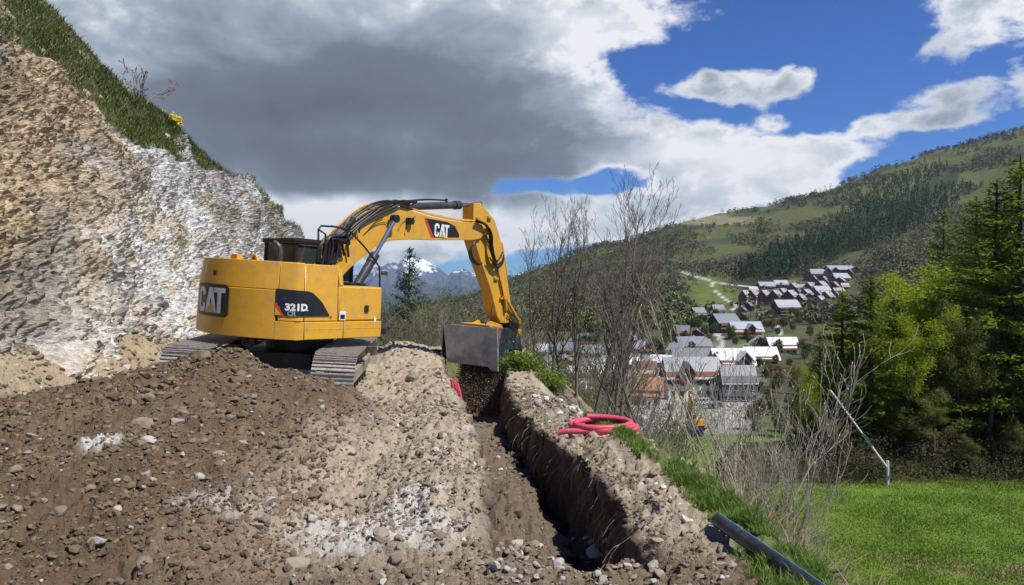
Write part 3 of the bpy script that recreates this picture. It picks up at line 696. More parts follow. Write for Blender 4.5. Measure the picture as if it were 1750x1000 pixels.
    t, z = tz_of(585.5, 541); shell(t - .055, t + .055, z - .045, z + .035, 'sticker_print', MT['decal'], .01, off=.007, bevel=0, parent=box, step=.03)
    t, z = tz_of(585.5, 529); shell(t - .07, t + .07, z - .02, z + .02, 'sticker_print', MT['yellow'], .01, off=.007, bevel=0, parent=box, step=.03)
    for (px, py) in ((412, 437),):
        t, z = tz_of(px, 445); f = foot(t, -.35)
        mb = MB(); n = 12; ring = [(.085 * math.cos(a), .085 * math.sin(a)) for a in [math.pi * i / n for i in range(n + 1)]]; prof = [(-.14, -.02)] + [(-u, v + .03) for u, v in ring] + [(.14, -.02)]
        inn = [(.035 * math.cos(2 * math.pi * i / 10), .035 * math.sin(2 * math.pi * i / 10) + .04) for i in range(10)]
        mb.prism([(f.x + u, Z3 - .012 + v) for u, v in prof], f.y - .02, f.y + .02, 'y'); part(mb, 'lifting_eye', MT['yellow'], hood, bevel=.006)
        mb = MB(); mb.cyl((f.x, f.y - .022, Z3 + .03), (f.x, f.y + .022, Z3 + .03), .032, n=12); part(mb, 'eye_hole', MT['decal'], hood)
    f = foot(t_of(379, 2.33), -.28); mb = MB(); mb.cyl((f.x - .04, f.y, Z3 - .02), (f.x - .04, f.y, Z3 + .07), .06, n=14); mb.box(f.x - .02, f.x + .12, f.y - .06, f.y + .05, Z3 - .02, Z3 + .085); part(mb, 'filler_cap', MT['yellow'], hood, bevel=.008)
    mb = MB(); q = tr_x(478, 447, .55); f = Vector((q.x, q.y, Z3 - .03)); mb.tube([f, f + Vector((0, 0, .20)), f + Vector((-.03, -.02, .30)), f + Vector((-.11, -.06, .36))], .05, 12); part(mb, 'exhaust_pipe', MT['grey'], hood, smooth=True)
    # ---- decals and lettering wrapped on the outline
    def wrap(pts2, faces, name, m, off, parent):
        mb = MB(); V = []
        for (t, z) in pts2: f = foot(t, off); V.append((f.x, f.y, z))
        mb.add(V, faces); return part(mb, name, m, parent)
    def strip(top, bot, name, m, off, parent, n=24):
        """band between two polylines given as (t, z)"""
        T0 = np.array(top); B0 = np.array(bot); pts = []; fc = []
        for i in range(n + 1):
            k = i / n; tt = T0[0, 0] + (T0[-1, 0] - T0[0, 0]) * k; tb = B0[0, 0] + (B0[-1, 0] - B0[0, 0]) * k
            pts += [(tt, float(np.interp(tt, T0[:, 0], T0[:, 1]))), (tb, float(np.interp(tb, B0[:, 0], B0[:, 1])))]
        for i in range(n): a = 2 * i; fc.append((a, a + 1, a + 3, a + 2))
        return wrap(pts, fc, name, m, off, parent)
    def text_mesh(s, size, bold=0.0, squeeze=1.0):
        cu = bpy.data.curves.new('txt', 'FONT'); cu.body = s; cu.size = size; cu.offset = bold; cu.align_x = 'CENTER'; cu.align_y = 'CENTER'; cu.resolution_u = 3
        ob = bpy.data.objects.new('txt', cu); COL.objects.link(ob); bpy.context.view_layer.update()
        me = bpy.data.meshes.new_from_object(ob.evaluated_get(bpy.context.evaluated_depsgraph_get())); bpy.data.objects.remove(ob)
        V = [(v.co.x * squeeze, v.co.y) for v in me.vertices]; Fc = [tuple(p.vertices) for p in me.polygons]; bpy.data.meshes.remove(me)
        ys_ = [v[1] for v in V]; cy = (min(ys_) + max(ys_)) / 2; xs_ = [v[0] for v in V]; cxx = (min(xs_) + max(xs_)) / 2
        return [(a - cxx, c - cy) for a, c in V], Fc
    def cat_shapes(h):
        """heavy block letters C A T, height h, as polygons"""
        w = .56 * h; s = .19 * h; L = []
        c = .14 * h
        L.append([(-.95 * h + 0, c), (-.95 * h + c, 0), (-.95 * h + w - c, 0), (-.95 * h + w, c), (-.95 * h + w, .36 * h), (-.95 * h + w - s, .36 * h), (-.95 * h + w - s, s), (-.95 * h + s, s), (-.95 * h + s, h - s), (-.95 * h + w - s, h - s), (-.95 * h + w - s, .66 * h), (-.95 * h + w, .66 * h), (-.95 * h + w, h - c), (-.95 * h + w - c, h), (-.95 * h + c, h), (-.95 * h, h - c)])
        L.append([(-.36 * h, 0), (-.17 * h, 0), (0, .60 * h), (.17 * h, 0), (.36 * h, 0), (.13 * h, h), (-.13 * h, h)])
        L.append([(.20 * h, h), (.80 * h, h), (.80 * h, h - s), (.60 * h, h - s), (.60 * h, 0), (.40 * h, 0), (.40 * h, h - s), (.20 * h, h - s)])
        tri = [(-.25 * h, 0), (.25 * h, 0), (0, .42 * h)]
        return L, tri
    # tail logo
    tR, _ = tz_of(391, 515, T_TAIL * .35); tw = 1.02; tz0 = 1.26; tz1 = 1.84
    q0 = tz_of(386, 543)[1]; q1 = tz_of(388, 487)[1]
    tz0, tz1 = q0, q1
    pl = []; n = 14
    strip([(tR - tw, tz1 - .05), (tR - tw + .05, tz1), (tR - .06, tz1), (tR, tz1 - .05)], [(tR - tw, tz0 + .05), (tR - tw + .05, tz0), (tR - .06, tz0), (tR, tz0 + .05)], 'logo_plate', MT['decal'], .006, cw, n=40)
    LS, tri = cat_shapes(.43); cxm = tR - tw / 2 + .03; zb = tz0 + (tz1 - tz0 - .43) / 2
    def poly_wrap(poly, name, m, off, parent, cx, zb, kx=1.0):
        # cut into thin columns so that it bends with the plate
        import bmesh
        bm = bmesh.new(); vs = [bm.verts.new((p[0] * kx, 0, p[1])) for p in poly]; bm.faces.new(vs)
        x0 = min(p[0] for p in poly) * kx; x1 = max(p[0] for p in poly) * kx; n = 8
        for i in range(1, n): bmesh.ops.bisect_plane(bm, geom=bm.verts[:] + bm.edges[:] + bm.faces[:], plane_co=(x0 + (x1 - x0) * i / n, 0, 0), plane_no=(1, 0, 0))
        bmesh.ops.triangulate(bm, faces=bm.faces[:]); bm.verts.index_update()
        pts = [(cx + v.co.x, zb + v.co.z) for v in bm.verts]; fc = [tuple(v.index for v in f.verts) for f in bm.faces]; bm.free()
        return wrap(pts, fc, name, m, off, parent)
    for pg in LS: poly_wrap(pg, 'logo_letter', MT['white'], .011, cw, cxm + .02, zb, 1.13)
    poly_wrap(tri, 'logo_triangle', MT['yellow'], .016, cw, cxm + .02, zb, 1.25)
    # side decal
    ta, za = tz_of(472, 493); tb_, zb_ = tz_of(527, 498); tc_, zc_ = tz_of(536, 501); te, ze = tz_of(551, 517); tf, zf = tz_of(567, 545.5); tg, zg = tz_of(469, 538.5)
    dec = strip([(ta, za), (tb_, zb_), (tc_, zc_ - .003), (te, ze), (tf, zf + .005)], [(tg, zg), (tf, zg)], 'side_decal', MT['decal'], -.002, d2, n=40)
    tq, zq = tz_of(470.5, 517); tr2, zr2 = tz_of(484.5, 540)
    wrap([(tg + .003, zg + .002), (tq, zq), (tq + .03, zq - .01), (tr2, zg + .002)], [(0, 3, 2, 1)], 'red_stripe', MT['red'], .002, dec)
    tq0, zq0 = tz_of(471, 524); tq1, zq1 = tz_of(480, 538); wrap([(tg + .003, zg + .004), (tg + .012, zq0), (tq1, zg + .004)], [(0, 2, 1)], 'yellow_corner', MT['yellow'], .005, dec)
    def txt(s, px, py, size, bold, m, squeeze=1.0, parent=dec, off=.003):
        t, z = tz_of(px, py); V, Fc = text_mesh(s, size, bold, squeeze); return wrap([(t + a, z + c) for a, c in V], Fc, 'lettering', m, off, parent)
    txt('321D', 507.5, 525.5, .155, .008, MT['white'], 1.12)
    txt('L', 525, 528.5, .08, .002, MT['white'], 1.0)
    txt('CR', 499, 536, .105, .004, mat('grey_lettering', (.30, .29, .27), .5), 1.0)
    t, z = tz_of(485, 511); f = foot(t, .004); mb = MB(); shell(t - .03, t + .03, z - .03, z + .03, 'door_lock', MT['grey'], .01, off=.004, bevel=.002, parent=d1, step=.03)
    # ---- cab on the far side
    cab = MB(); X0, X1, Y0, Y1 = -1.36, -.42, .12, 1.72; zt = 2.80
    cab.box(X0, X1, Y0, Y1, 1.2, 2.0); cab_o = part(cab, 'cab', MT['blackmetal'], bevel=.03)
    for (xx, yy) in ((X0, Y0), (X1, Y0), (X0, Y1), (X1, Y1), (X1, .95), (X0, .95)):
        mb = MB(); mb.cyl((xx + (.04 if xx == X0 else -.04), yy + (.04 if yy == Y0 else -.04), 2.0), (xx + (.04 if xx == X0 else -.04), yy + (.04 if yy == Y0 else -.04), zt - .05), .045, n=4); part(mb, 'cab_pillar', MT['blackmetal'], cab_o)
    mb = MB(); mb.box(X0 - .02, X1 + .02, Y0 - .03, Y1 + .02, zt - .09, zt); mb.box(X0 + .15, X1 - .12, Y0 + .25, Y1 - .3, zt, zt + .035); part(mb, 'cab_roof', MT['blackmetal'], cab_o, bevel=.03)
    for (x_0, x_1, y_0, y_1) in ((X0 + .08, X1 - .08, Y0 + .03, Y0 + .04), (X1 - .035, X1 - .03, Y0 + .09, .90), (X1 - .035, X1 - .03, 1.0, Y1 - .08), (X0 + .03, X0 + .035, Y0 + .09, .90), (X0 + .08, X1 - .08, Y1 - .04, Y1 - .03)):
        mb = MB(); mb.box(x_0, x_1, y_0, y_1, 2.02, zt - .11); part(mb, 'window', MT['glass'], cab_o)
    # frame of the guard beside the cab
    # ---- boom
    W2 = .245
    top = [(543, 478), (552, 462), (571, 449), (577, 436), (589, 414), (606, 383), (632, 363), (661, 353), (686, 354), (725, 367), (744, 372), (776, 377.5), (808, 380.5), (824, 384)]
    bot = [(829, 396), (822, 408), (808, 410.6), (741, 410.6), (699, 409.6), (670, 411), (654, 416), (638, 425.6), (616, 443), (598, 459), (578, 480), (560, 492), (547, 490)]
    bp = [tr_x(px, py, W2) for px, py in top + bot]
    mb = MB(); mb.prism([(p.y, p.z) for p in bp], -W2, W2, 'x'); boom = part(mb, 'boom', MT['yellow'], bevel=.012)
    # top flange lip
    # boom decal
    Xd = W2 + .004
    def flat(pts, name, m, X, parent):
        mb = MB(); V = [tr_x(px, py, X) for px, py in pts]; mb.add(V, [tuple(range(len(V)))]); return part(mb, name, m, parent)
    bd = flat([(726, 372.5), (765, 379.5), (778, 387), (784, 399), (785, 406), (740, 406)], 'boom_decal', MT['decal'], Xd, boom)
    flat([(725.5, 372.5), (728.5, 373), (741.5, 406), (737, 406)], 'red_stripe', MT['red'], Xd + .003, bd)
    p0 = tr_x(742, 404, Xd + .004); p1 = tr_x(767, 404, Xd + .004); hh = (tr_x(754, 383, Xd).z - p0.z); wid = abs(p1.y - p0.y)
    LS, tri = cat_shapes(hh); kx = wid / (1.75 * hh); cyy = (p0.y + p1.y) / 2 + .075 * hh * kx; zz = p0.z
    for pg in LS:
        mb = MB(); mb.add([(Xd + .006, cyy + a * kx, zz + c_) for a, c_ in pg], [tuple(range(len(pg)))]); part(mb, 'logo_letter', MT['white'], boom)
    mb = MB(); mb.add([(Xd + .009, cyy + a * kx, zz + c_) for a, c_ in tri], [(0, 1, 2)]); part(mb, 'logo_triangle', MT['yellow'], boom)
    # work lamp, pins, heel bolts
    q = tr_x(701.5, 378, W2 + .05); mb = MB(); mb.box(q.x - .05, q.x + .06, q.y - .10, q.y + .06, q.z - .07, q.z + .07); mb.cyl(q + Vector((.0, .06, 0)), q + Vector((0, .09, 0)), .055, n=12); part(mb, 'work_lamp', MT['black'], boom, bevel=.01)
    mb = MB(); a = tr_x(697, 381, W2 + .01); c_ = tr_x(692, 400, W2 + .01); mb.tube([a, c_], .02, 6, smooth=False); part(mb, 'lamp_bracket', MT['yellow2'], boom)
    for px, py in ((578, 437), (583, 433), (588, 430), (575, 446)):
        q = tr_x(px, py, W2); mb = MB(); mb.cyl(q, q + Vector((.02, 0, 0)), .022, n=8); part(mb, 'bolt', MT['yellow2'], boom)
    # boom cylinders
    for X, yoff in ((W2 + .14, 0), (-W2 - .14, 0)):
        a = tr_x(675.5, 374, W2 + .14); m_ = tr_x(640.5, 436, W2 + .14); e = tr_x(606, 494, W2 + .14)
        for p in (a, m_, e): p.x = X
        mb = MB(); mb.cyl(e, m_ + (a - m_) * .02, .085, n=16); mb.cyl(m_ + (e - m_) * .22, m_ + (a - m_) * .02, .10, n=16); cy = part(mb, 'boom_cylinder', MT['grey'], boom, smooth=True)
        mb = MB(); mb.cyl(m_, a, .048, n=14); part(mb, 'piston_rod', MT['chrome'], cy, smooth=True)
        mb = MB(); mb.cyl(a - Vector((.08, 0, 0)), a + Vector((.06, 0, 0)), .085, n=16); part(mb, 'rod_eye', MT['blackmetal'], cy, smooth=True)
        mb = MB(); dd = Vector((0, .13, -.0)); mb.tube([e + dd + Vector((0, 0, .08)), e + (m_ - e) * .5 + dd, m_ + dd * .6], .018, 6); part(mb, 'hose', MT['black'], cy, smooth=True)
    # ---- stick
    S2 = .17
    top = [(809.6, 346.5), (822, 346.5), (846, 377), (853, 400), (857, 415), (862, 445), (868, 481), (873, 518), (876, 546)]
    bot = [(869, 553), (856, 552), (850, 541), (838, 493), (822, 447), (812, 414), (808, 395), (809, 374)]
    sp = [tr_x(px, py, S2) for px, py in top + bot]
    mb = MB(); mb.prism([(p.y, p.z) for p in sp], -S2, S2, 'x'); stick = part(mb, 'stick', MT['yellow'], bevel=.015)
    q = tr_x(826, 396, S2); mb = MB(); mb.cyl((-W2 - .04, q.y, q.z), (W2 + .04, q.y, q.z), .09, n=18); part(mb, 'boom_nose_pin', MT['yellow2'], stick, smooth=True)
    # stick cylinder on top of the boom
    a = tr_x(688, 353.5, 0); m_ = tr_x(785, 350.5, 0); e = tr_x(815, 350, 0)
    mb = MB(); mb.cyl(a, m_, .085, n=16); mb.cyl(m_ + (a - m_) * .10, m_, .105, n=16); cy = part(mb, 'stick_cylinder', MT['grey'], boom, smooth=True)
    mb = MB(); mb.cyl(m_, e, .05, n=14); part(mb, 'piston_rod', MT['chrome'], cy, smooth=True)
    mb = MB(); q = m_ + (a - m_) * .25; mb.cyl(q + Vector((0, 0, .07)), q + Vector((0, 0, .16)), .03, n=8); mb.tube([q + Vector((0, 0, .12)), a + (m_ - a) * .4 + Vector((0, 0, .15)), a + Vector((0, 0, .12))], .022, 6); part(mb, 'supply_pipe', MT['blackmetal'], cy, smooth=True)
    mb = MB(); mb.cyl(e - Vector((.12, 0, 0)), e + Vector((.12, 0, 0)), .07, n=14); part(mb, 'rod_eye', MT['blackmetal'], cy, smooth=True)
    # bucket cylinder along the outer side of the stick
    a = tr_x(855, 415, 0); m_ = tr_x(864, 470, 0); e = tr_x(866, 505, 0)
    off = Vector((0, .03, 0)); a += off; m_ += off; e += off
    mb = MB(); mb.cyl(a, m_, .05, n=14); cy = part(mb, 'bucket_cylinder', MT['yellow2'], stick, smooth=True)
    mb = MB(); mb.cyl(m_, e, .04, n=12); part(mb, 'piston_rod', MT['chrome'], cy, smooth=True)
    # ---- linkage
    for X in (-.24, .24):
        mb = MB(); l0 = tr_x(863, 508, X); l1 = tr_x(887, 549, X); l2 = tr_x(872, 545, X); l3 = tr_x(865, 530, X)
        for u, v_, r_ in ((l0, l1, .045), (l3, l0, .04)): mb.cyl(u, v_, r_, n=8)
        mb.cyl(l1 - Vector((.03, 0, 0)), l1 + Vector((.03, 0, 0)), .075, n=12); mb.cyl(l0 - Vector((.03, 0, 0)), l0 + Vector((.03, 0, 0)), .07, n=12)
        part(mb, 'link_arm', MT['yellow2'], stick, smooth=True)
    # ---- hoses and pipes on boom and stick
    def hose(pts, X, r_, name, m, parent, dx=0.0):
        mb = MB(); mb.tube([tr_x(px, py, X + (0 if len(c3) == 0 else c3[0])) for px, py, *c3 in pts], r_, 6); return part(mb, name, m, parent, smooth=True)
    for k in range(3):
        o_ = k * 2.6
        hose([(640, 358 - o_ * .2), (662, 348.5 - o_ * .3), (690, 352 + o_ * .1), (728, 365 - o_ * .4), (776, 375.5 - o_ * .4), (812, 378 - o_ * .3)], W2 - .03 - k * .05, .016, 'pipe', MT['yellow2'], boom)
    rnd = random.Random(5)
    for k in range(14):
        j = lambda s=4: rnd.uniform(-s, s)
        hose([(541 + k * 2.4, 452 + j(2)), (542 + k * 2.6 + j(), 425 + j(3)), (556 + k * 1.6 + j(), 408 + j(3)), (580 + k * 1.1 + j(3), 396 + k * 1.6), (594 + j(3), 382 + k), (604 + j(3), 370 + k * .6)], .34 + .035 * (k % 5), .026, 'hose', MT['black'], boom)
    for k in range(12):
        j = lambda s=3: rnd.uniform(-s, s)
        x0_ = 556 + k * 3.6
        hose([(x0_, 440 + j()), (x0_ - 2 + j(), 412 + j()), (572 + k * 4 + j(), 388 + j()), (598 + k * 4 + j(), 368 + j()), (625 + k * 4 + j(2), 353 + j(3)), (648 + k * 4, 345 + j(3)), (668 + k * 4, 346 + j(2)), (700, 351)], (.30 if k % 2 else .10 - .12 * (k % 3)), .024, 'hose', MT['black'] if k % 4 else MT['yellow2'], boom)
    for k in range(5):
        j = lambda s=3: rnd.uniform(-s, s)
        hose([(598 + k * 4, 400 + j()), (604 + k * 3 + j(), 384 + j()), (618 + k * 4, 374 + j()), (628 + k * 3 + j(), 366 + j()), (640 + k * 3, 358)], .29, .016, 'pipe', MT['yellow2'] if k % 2 else MT['black'], boom)
    hose([(622, 400), (640, 385), (658, 380), (664, 388)], .27, .008, 'cable', MT['black'], boom); hose([(630, 392), (642, 379), (655, 372)], .27, .008, 'cable', MT['black'], boom)
    hose([(681, 392), (690, 378), (703, 374), (712, 366)], .27, .008, 'cable', MT['black'], boom)
    # loops at the elbow
    for k in range(4):
        hose([(812 + k, 379 - k), (828 + k, 384), (836 + k * 1.5, 400), (838 + k * 1.5, 425), (846 + k, 447), (856 + k, 440 - k * 3)], .26 + .035 * k, .020, 'hose', MT['black'], stick)
    for k in range(3):
        hose([(812, 412 + k * 2), (806 - k * 2, 425 + k), (808 - k * 2, 440 + k * 2), (817, 451 + k), (824, 449)], .28, .018, 'hose', MT['black'], stick)
    for k in range(3):
        hose([(826 + k * 2, 400), (838 + k * 2, 425), (848 + k, 455), (858 + k, 500), (864 + k, 535)], .19 + .02 * k, .013, 'pipe', MT['black'] if k == 1 else MT['yellow2'], stick)
    for k in range(3):
        hose([(836 + k * 2, 440 + k * 3), (848 + k, 452 + k * 3), (858, 446 + k * 3), (861, 436 + k * 3)], .30, .018, 'hose', MT['black'], stick)
    hose([(842, 520), (838, 540), (830, 556)], .3, .012, 'hose', MT['black'], stick); hose([(870, 545), (882, 560), (888, 580), (884, 592)], .3, .013, 'hose', MT['black'], stick)
    hose([(866, 540), (878, 550), (884, 566), (882, 585)], .2, .013, 'hose', MT['black'], stick)
    for (px, py) in ((818, 374), (837, 372), (858, 510), (842, 452), (848, 476)):
        q = tr_x(px, py, S2 + .03); mb = MB(); mb.box(q.x - .02, q.x + .03, q.y - .09, q.y + .09, q.z - .025, q.z + .025); part(mb, 'hose_clamp', MT['yellow2'], stick)
    # ---- handrail
    mb = MB(); X = .95; rr_ = .018
    mb.tube([tr_x(544, 446, X), tr_x(544, 392, X), tr_x(549, 386, X), tr_x(576, 388, X), tr_x(600, 397, X), tr_x(622, 421, X), tr_x(640, 444, X), tr_x(648, 456, X), tr_x(649, 478, X), tr_x(646, 560, X)], rr_, 7, smooth=False)
    mb.tube([tr_x(556, 446, X - .1), tr_x(556, 400, X - .1), tr_x(545, 393, X - .1)], rr_, 7, smooth=False)
    mb.tube([tr_x(596, 392, X), tr_x(566, 386, X)], rr_ * .8, 6, smooth=False)
    part(mb, 'handrail', MT['blackmetal'], smooth=True)
    q = tr_x(653, 467, X); mb = MB(); mb.cyl(q, q + Vector((.10, .02, 0)), .045, n=10); part(mb, 'mirror', MT['chrome'], smooth=True)
    mb = MB(); q = tr_x(600, 485, .45); mb.box(.10, .62, .62, 1.05, 1.5, 2.02); part(mb, 'boom_foot_bracket', MT['blackmetal'], bevel=.02)
    # ---- screening bucket
    e = sp[9]; YB = sp[10].y - .95
    bk = [tr_y(px, py, YB) for px, py in ((757.5, 553.5), (850, 561), (851, 636), (838, 632), (833, 627), (764, 619))]
    xl = bk[0].x; xr = bk[1].x; zt = bk[0].z; zt2 = bk[1].z
    def pr(p, d): return Vector((p.x, p.y + d, p.z))
    mb = MB(); n = 6; V = bk + [pr(p, .035) for p in bk]; mb.add(V, [tuple(range(n)), tuple(range(2 * n - 1, n - 1, -1))] + [(i, i + n, (i + 1) % n + n, (i + 1) % n) for i in range(n)])
    bucket = part(mb, 'screening_bucket', MT['steel'], bevel=.006)
    DP = 1.25
    for X, nm in ((xr, 'bucket_side'), (xl, 'bucket_side')):
        zA = zt2 if X == xr else zt; zB = bk[2].z if X == xr else bk[5].z
        prof = [(YB + .035, zA - .03), (YB + .55, zA - .02), (YB + 1.0, zA - .22), (YB + DP, zA - .55), (YB + DP * .98, zB + .25), (YB + .72, zB + .12), (YB + .035, zB + .02)]
        mb = MB(); mb.prism(prof, X - .035, X, 'x'); part(mb, nm, MT['bside'], bucket, bevel=.006)
    prof = [(YB + .03, zt - .0), (YB + .55, zt + .0), (YB + 1.0, zt - .18), (YB + DP, zt - .5), (YB + DP - .03, zt - .5), (YB + .98, zt - .22), (YB + .53, zt - .05), (YB + .03, zt - .05)]
    mb = MB()
    for i in range(3):
        a0_, a1_ = prof[i], prof[i + 1]
        V = [(xl + .01, a0_[0], a0_[1] - .02), (xr - .04, a0_[0], a0_[1] + zt2 - zt - .02), (xr - .04, a1_[0], a1_[1] + zt2 - zt - .02), (xl + .01, a1_[0], a1_[1] - .02)]
        V += [(x_, y_, z_ - .03) for x_, y_, z_ in V]; mb.add(V, [(0, 1, 2, 3), (7, 6, 5, 4), (0, 4, 5, 1), (1, 5, 6, 2), (2, 6, 7, 3), (3, 7, 4, 0)])
    part(mb, 'bucket_shell', MT['bside'], bucket, bevel=.004)
    mb = MB(); mb.box(xl + .1, xr - .1, YB + DP - .35, YB + DP - .25, zt - 1.0, zt - .45); part(mb, 'screen_plate', MT['blackmetal'], bucket)
    for i in range(7):
        mb = MB(); xx = xl + .1 + (xr - xl - .2) * i / 6; mb.cyl((xl + .05, YB + .12 + i * .14, zt - .80 + (zt2 - zt) * .5), (xr - .06, YB + .12 + i * .14, zt2 - .80), .075, n=10); part(mb, 'screen_drum', MT['blackmetal'], bucket, smooth=True)
    # yellow tower over the bucket, coupler
    mb = MB()
    for X in (-.22, .18):
        c0 = tr_x(845, 560, X)
        mb.prism([(YB + .10, zt2 + .02), (YB + .45, zt2 + .13), (YB + .95, zt2 + .03), (YB + 1.22, zt2 - .30), (YB + 1.0, zt2 - .24), (YB + .55, zt2 - .03)], X - .02, X + .02, 'x')
    mb.box(-.5, .42, YB + .08, YB + .50, zt2 - .01, zt2 + .045)
    part(mb, 'mount_bracket', MT['yellow'], bucket, bevel=.008)
    q = tr_x(862, 552, 0); mb = MB(); mb.cyl((q.x - .42, q.y, q.z), (q.x + .30, q.y, q.z), .075, n=14); mb.cyl((q.x - .44, q.y, q.z), (q.x - .36, q.y, q.z), .10, n=14); mb.box(q.x - .25, q.x + .25, q.y - .12, q.y + .35, q.z - .16, q.z + .02); part(mb, 'coupler', MT['blackmetal'], bucket, smooth=True)
    q = tr_x(884, 565, .1); mb = MB(); mb.box(q.x - .16, q.x + .12, q.y - .16, q.y + .03, q.z - .15, q.z + .05); part(mb, 'coupler_block', MT['yellow2'], bucket, bevel=.01)
    # corner rust plate and the yellow motor guard
    mb = MB(); pts = [tr_y(px, py, YB - .004) for px, py in ((850, 562), (846, 562.5), (846.5, 584), (850, 581))]; 
    X = xr + .004; prf = [(YB + .01, zt2 - .04), (YB + .16, zt2 - .03), (YB + .16, zt2 - .24), (YB + .01, zt2 - .36)]
    mb.prism(prf, X - .003, X + .006, 'x'); part(mb, 'rusty_wear_plate', MT['rust'], bucket)
    prf = [(YB + .01, zt2 - .37), (YB + .10, zt2 - .33), (YB + .10, bk[2].z + .05), (YB + .01, bk[2].z + .02)]
    mb = MB(); mb.prism(prf, X - .003, X + .01, 'x'); part(mb, 'side_cutting_edge', mat('bright_edge', (.33, .34, .34), .4, metal=.6, var=.2), bucket)
    X = xr + .11; cc = [tr_x(px, py, X) for px, py in ((881, 600), (886, 598.5), (888, 606), (889.5, 611), (888.5, 618), (884, 621), (880, 617))]
    mb = MB(); mb.prism([(p.y, p.z) for p in cc], X - .09, X, 'x'); mg = part(mb, 'motor_guard', mat('bright_yellow_guard', (.80, .50, .01), .4), bucket, bevel=.01)
    cc = [tr_x(px, py, X + .003) for px, py in ((884, 606), (885.5, 605.5), (886, 613), (884.5, 613.5))]; mb = MB(); mb.add(cc, [(0, 1, 2, 3)]); part(mb, 'motor_guard_slot', MT['decal'], mg)
    for px, py in ((864.5, 603), (873, 599), (862, 618), (877, 585)):
        q = tr_x(px, py, xr + .0); mb = MB(); mb.cyl(q, q + Vector((.03, 0, 0)), .025, n=10); part(mb, 'bolt', MT['chrome'], bucket, smooth=True)
    q = tr_x(877, 607, xr); mb = MB(); mb.cyl(q, q + Vector((.06, 0, 0)), .13, n=18); mb.box(q.x, q.x + .05, q.y - .2, q.y + .12, q.z - .2, q.z + .16); part(mb, 'drive_motor', MT['blackmetal'], bucket, smooth=True)
    wp = M_ROOT @ M_UP @ Vector(((xl + xr) / 2, YB + .6, bk[5].z + .1))
    wl = M_ROOT @ M_UP @ Vector((xl + .3, YB + .6, bk[5].z + .1)); wr_ = M_ROOT @ M_UP @ Vector((xr - .05, YB + .6, bk[5].z + .1))
    print('boom', [tuple(round(c, 2) for c in p) for p in (bp[0], bp[7], bp[13])], 'stick', tuple(round(c, 2) for c in sp[0]), tuple(round(c, 2) for c in sp[9]), 'bucket', xl, xr, YB, zt, bk[2].z, 'world', wp, 'outline', TL, tA, tB, tC)
    return wl, wr_
BK_L, BK_R = build_excavator()
# ------------------------------------------------------------------ loose stones and gravel
def ico(sub=0):
    import bmesh
    bm = bmesh.new(); bmesh.ops.create_icosphere(bm, subdivisions=sub + 1, radius=1.0)
    V = np.array([v.co[:] for v in bm.verts]); Fc = np.array([[v.index for v in f.verts] for f in bm.faces]); bm.free(); return V, Fc
def rock_shape(seed, sub=0, amp=.30):
    V, Fc = ico(sub); g = np.random.default_rng(seed)
    # cut by random planes so that it breaks into facets
    for _ in range(9):
        n = g.normal(size=3); n /= np.linalg.norm(n); d = g.uniform(.48, .85); k = V @ n; V = V - np.outer(np.maximum(k - d, 0), n)
    V = V * g.uniform(.75, 1.25, 3) * np.array([1.1, 1, .62]) * (1 + g.uniform(-.07, .07, (len(V), 1)))
    return V, Fc
def rotmats(g, n, tilt=.5):
    a = g.uniform(0, 2 * np.pi, n); t = g.normal(0, tilt, n); p = g.uniform(0, 2 * np.pi, n)
    ca, sa = np.cos(a), np.sin(a); Z = np.zeros(n); O = np.ones(n)
    Rz = np.stack([ca, -sa, Z, sa, ca, Z, Z, Z, O], -1).reshape(-1, 3, 3)
    ct, st = np.cos(t), np.sin(t); Rx = np.stack([O, Z, Z, Z, ct, -st, Z, st, ct], -1).reshape(-1, 3, 3)
    cp, sp = np.cos(p), np.sin(p); Rp = np.stack([cp, -sp, Z, sp, cp, Z, Z, Z, O], -1).reshape(-1, 3, 3)
    return Rp @ Rx @ Rz
def scatter_rocks(name, pos, size, cols, mat_, seed, nshape=6, sub=0, sink=.25, **kw):
    g = np.random.default_rng(seed); sh = [rock_shape(seed * 10 + i, sub) for i in range(nshape)]; which = g.integers(0, nshape, len(pos))
    VV, FF, CC = [], [], []; off = 0
    for k in range(nshape):
        idx = np.where(which == k)[0]
        if not len(idx): continue
        V, Fc = sh[k]; Rm = rotmats(g, len(idx)); v = np.einsum('nij,kj->nki', Rm, V) * size[idx, None, None]
        v = v + pos[idx][:, None, :]; v[..., 2] += (size[idx] * (.5 - sink) * .6)[:, None]
        VV.append(v.reshape(-1, 3)); FF.append((Fc[None] + (np.arange(len(idx)) * len(V))[:, None, None] + off).reshape(-1, 3)); CC.append(np.repeat(cols[idx], len(V), 0)); off += len(idx) * len(V)
    me = np_mesh(name, np.concatenate(VV), np.concatenate(FF), False, np.concatenate(CC)); return link(name, me, mat_, **kw)
STONE_M = mat('loose_stone', (0, 0, 0), 0.9, use_col=True, var=0.2, vscale=25, bump=0.4, bscale=90, bdist=.006, spec=.15)
def stone_cols(g, n, x, y, light=.35):
    t = g.uniform(0, 1, n)[:, None]; a = np.array([.15, .112, .078]); b = np.array([.26, .215, .16]); w = np.array([.50, .48, .43])
    c = a * (1 - t) + b * t; m = (g.uniform(0, 1, n) < light * .13)[:, None]; c = np.where(m, w * g.uniform(.65, 1.1, (n, 1)), c)
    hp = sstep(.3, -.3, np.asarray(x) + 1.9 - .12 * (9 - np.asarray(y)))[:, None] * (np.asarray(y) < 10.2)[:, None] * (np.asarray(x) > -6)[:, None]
    return c * g.uniform(.8, 1.15, (n, 1)) * (1 - hp * np.array([.22, .28, .36]))
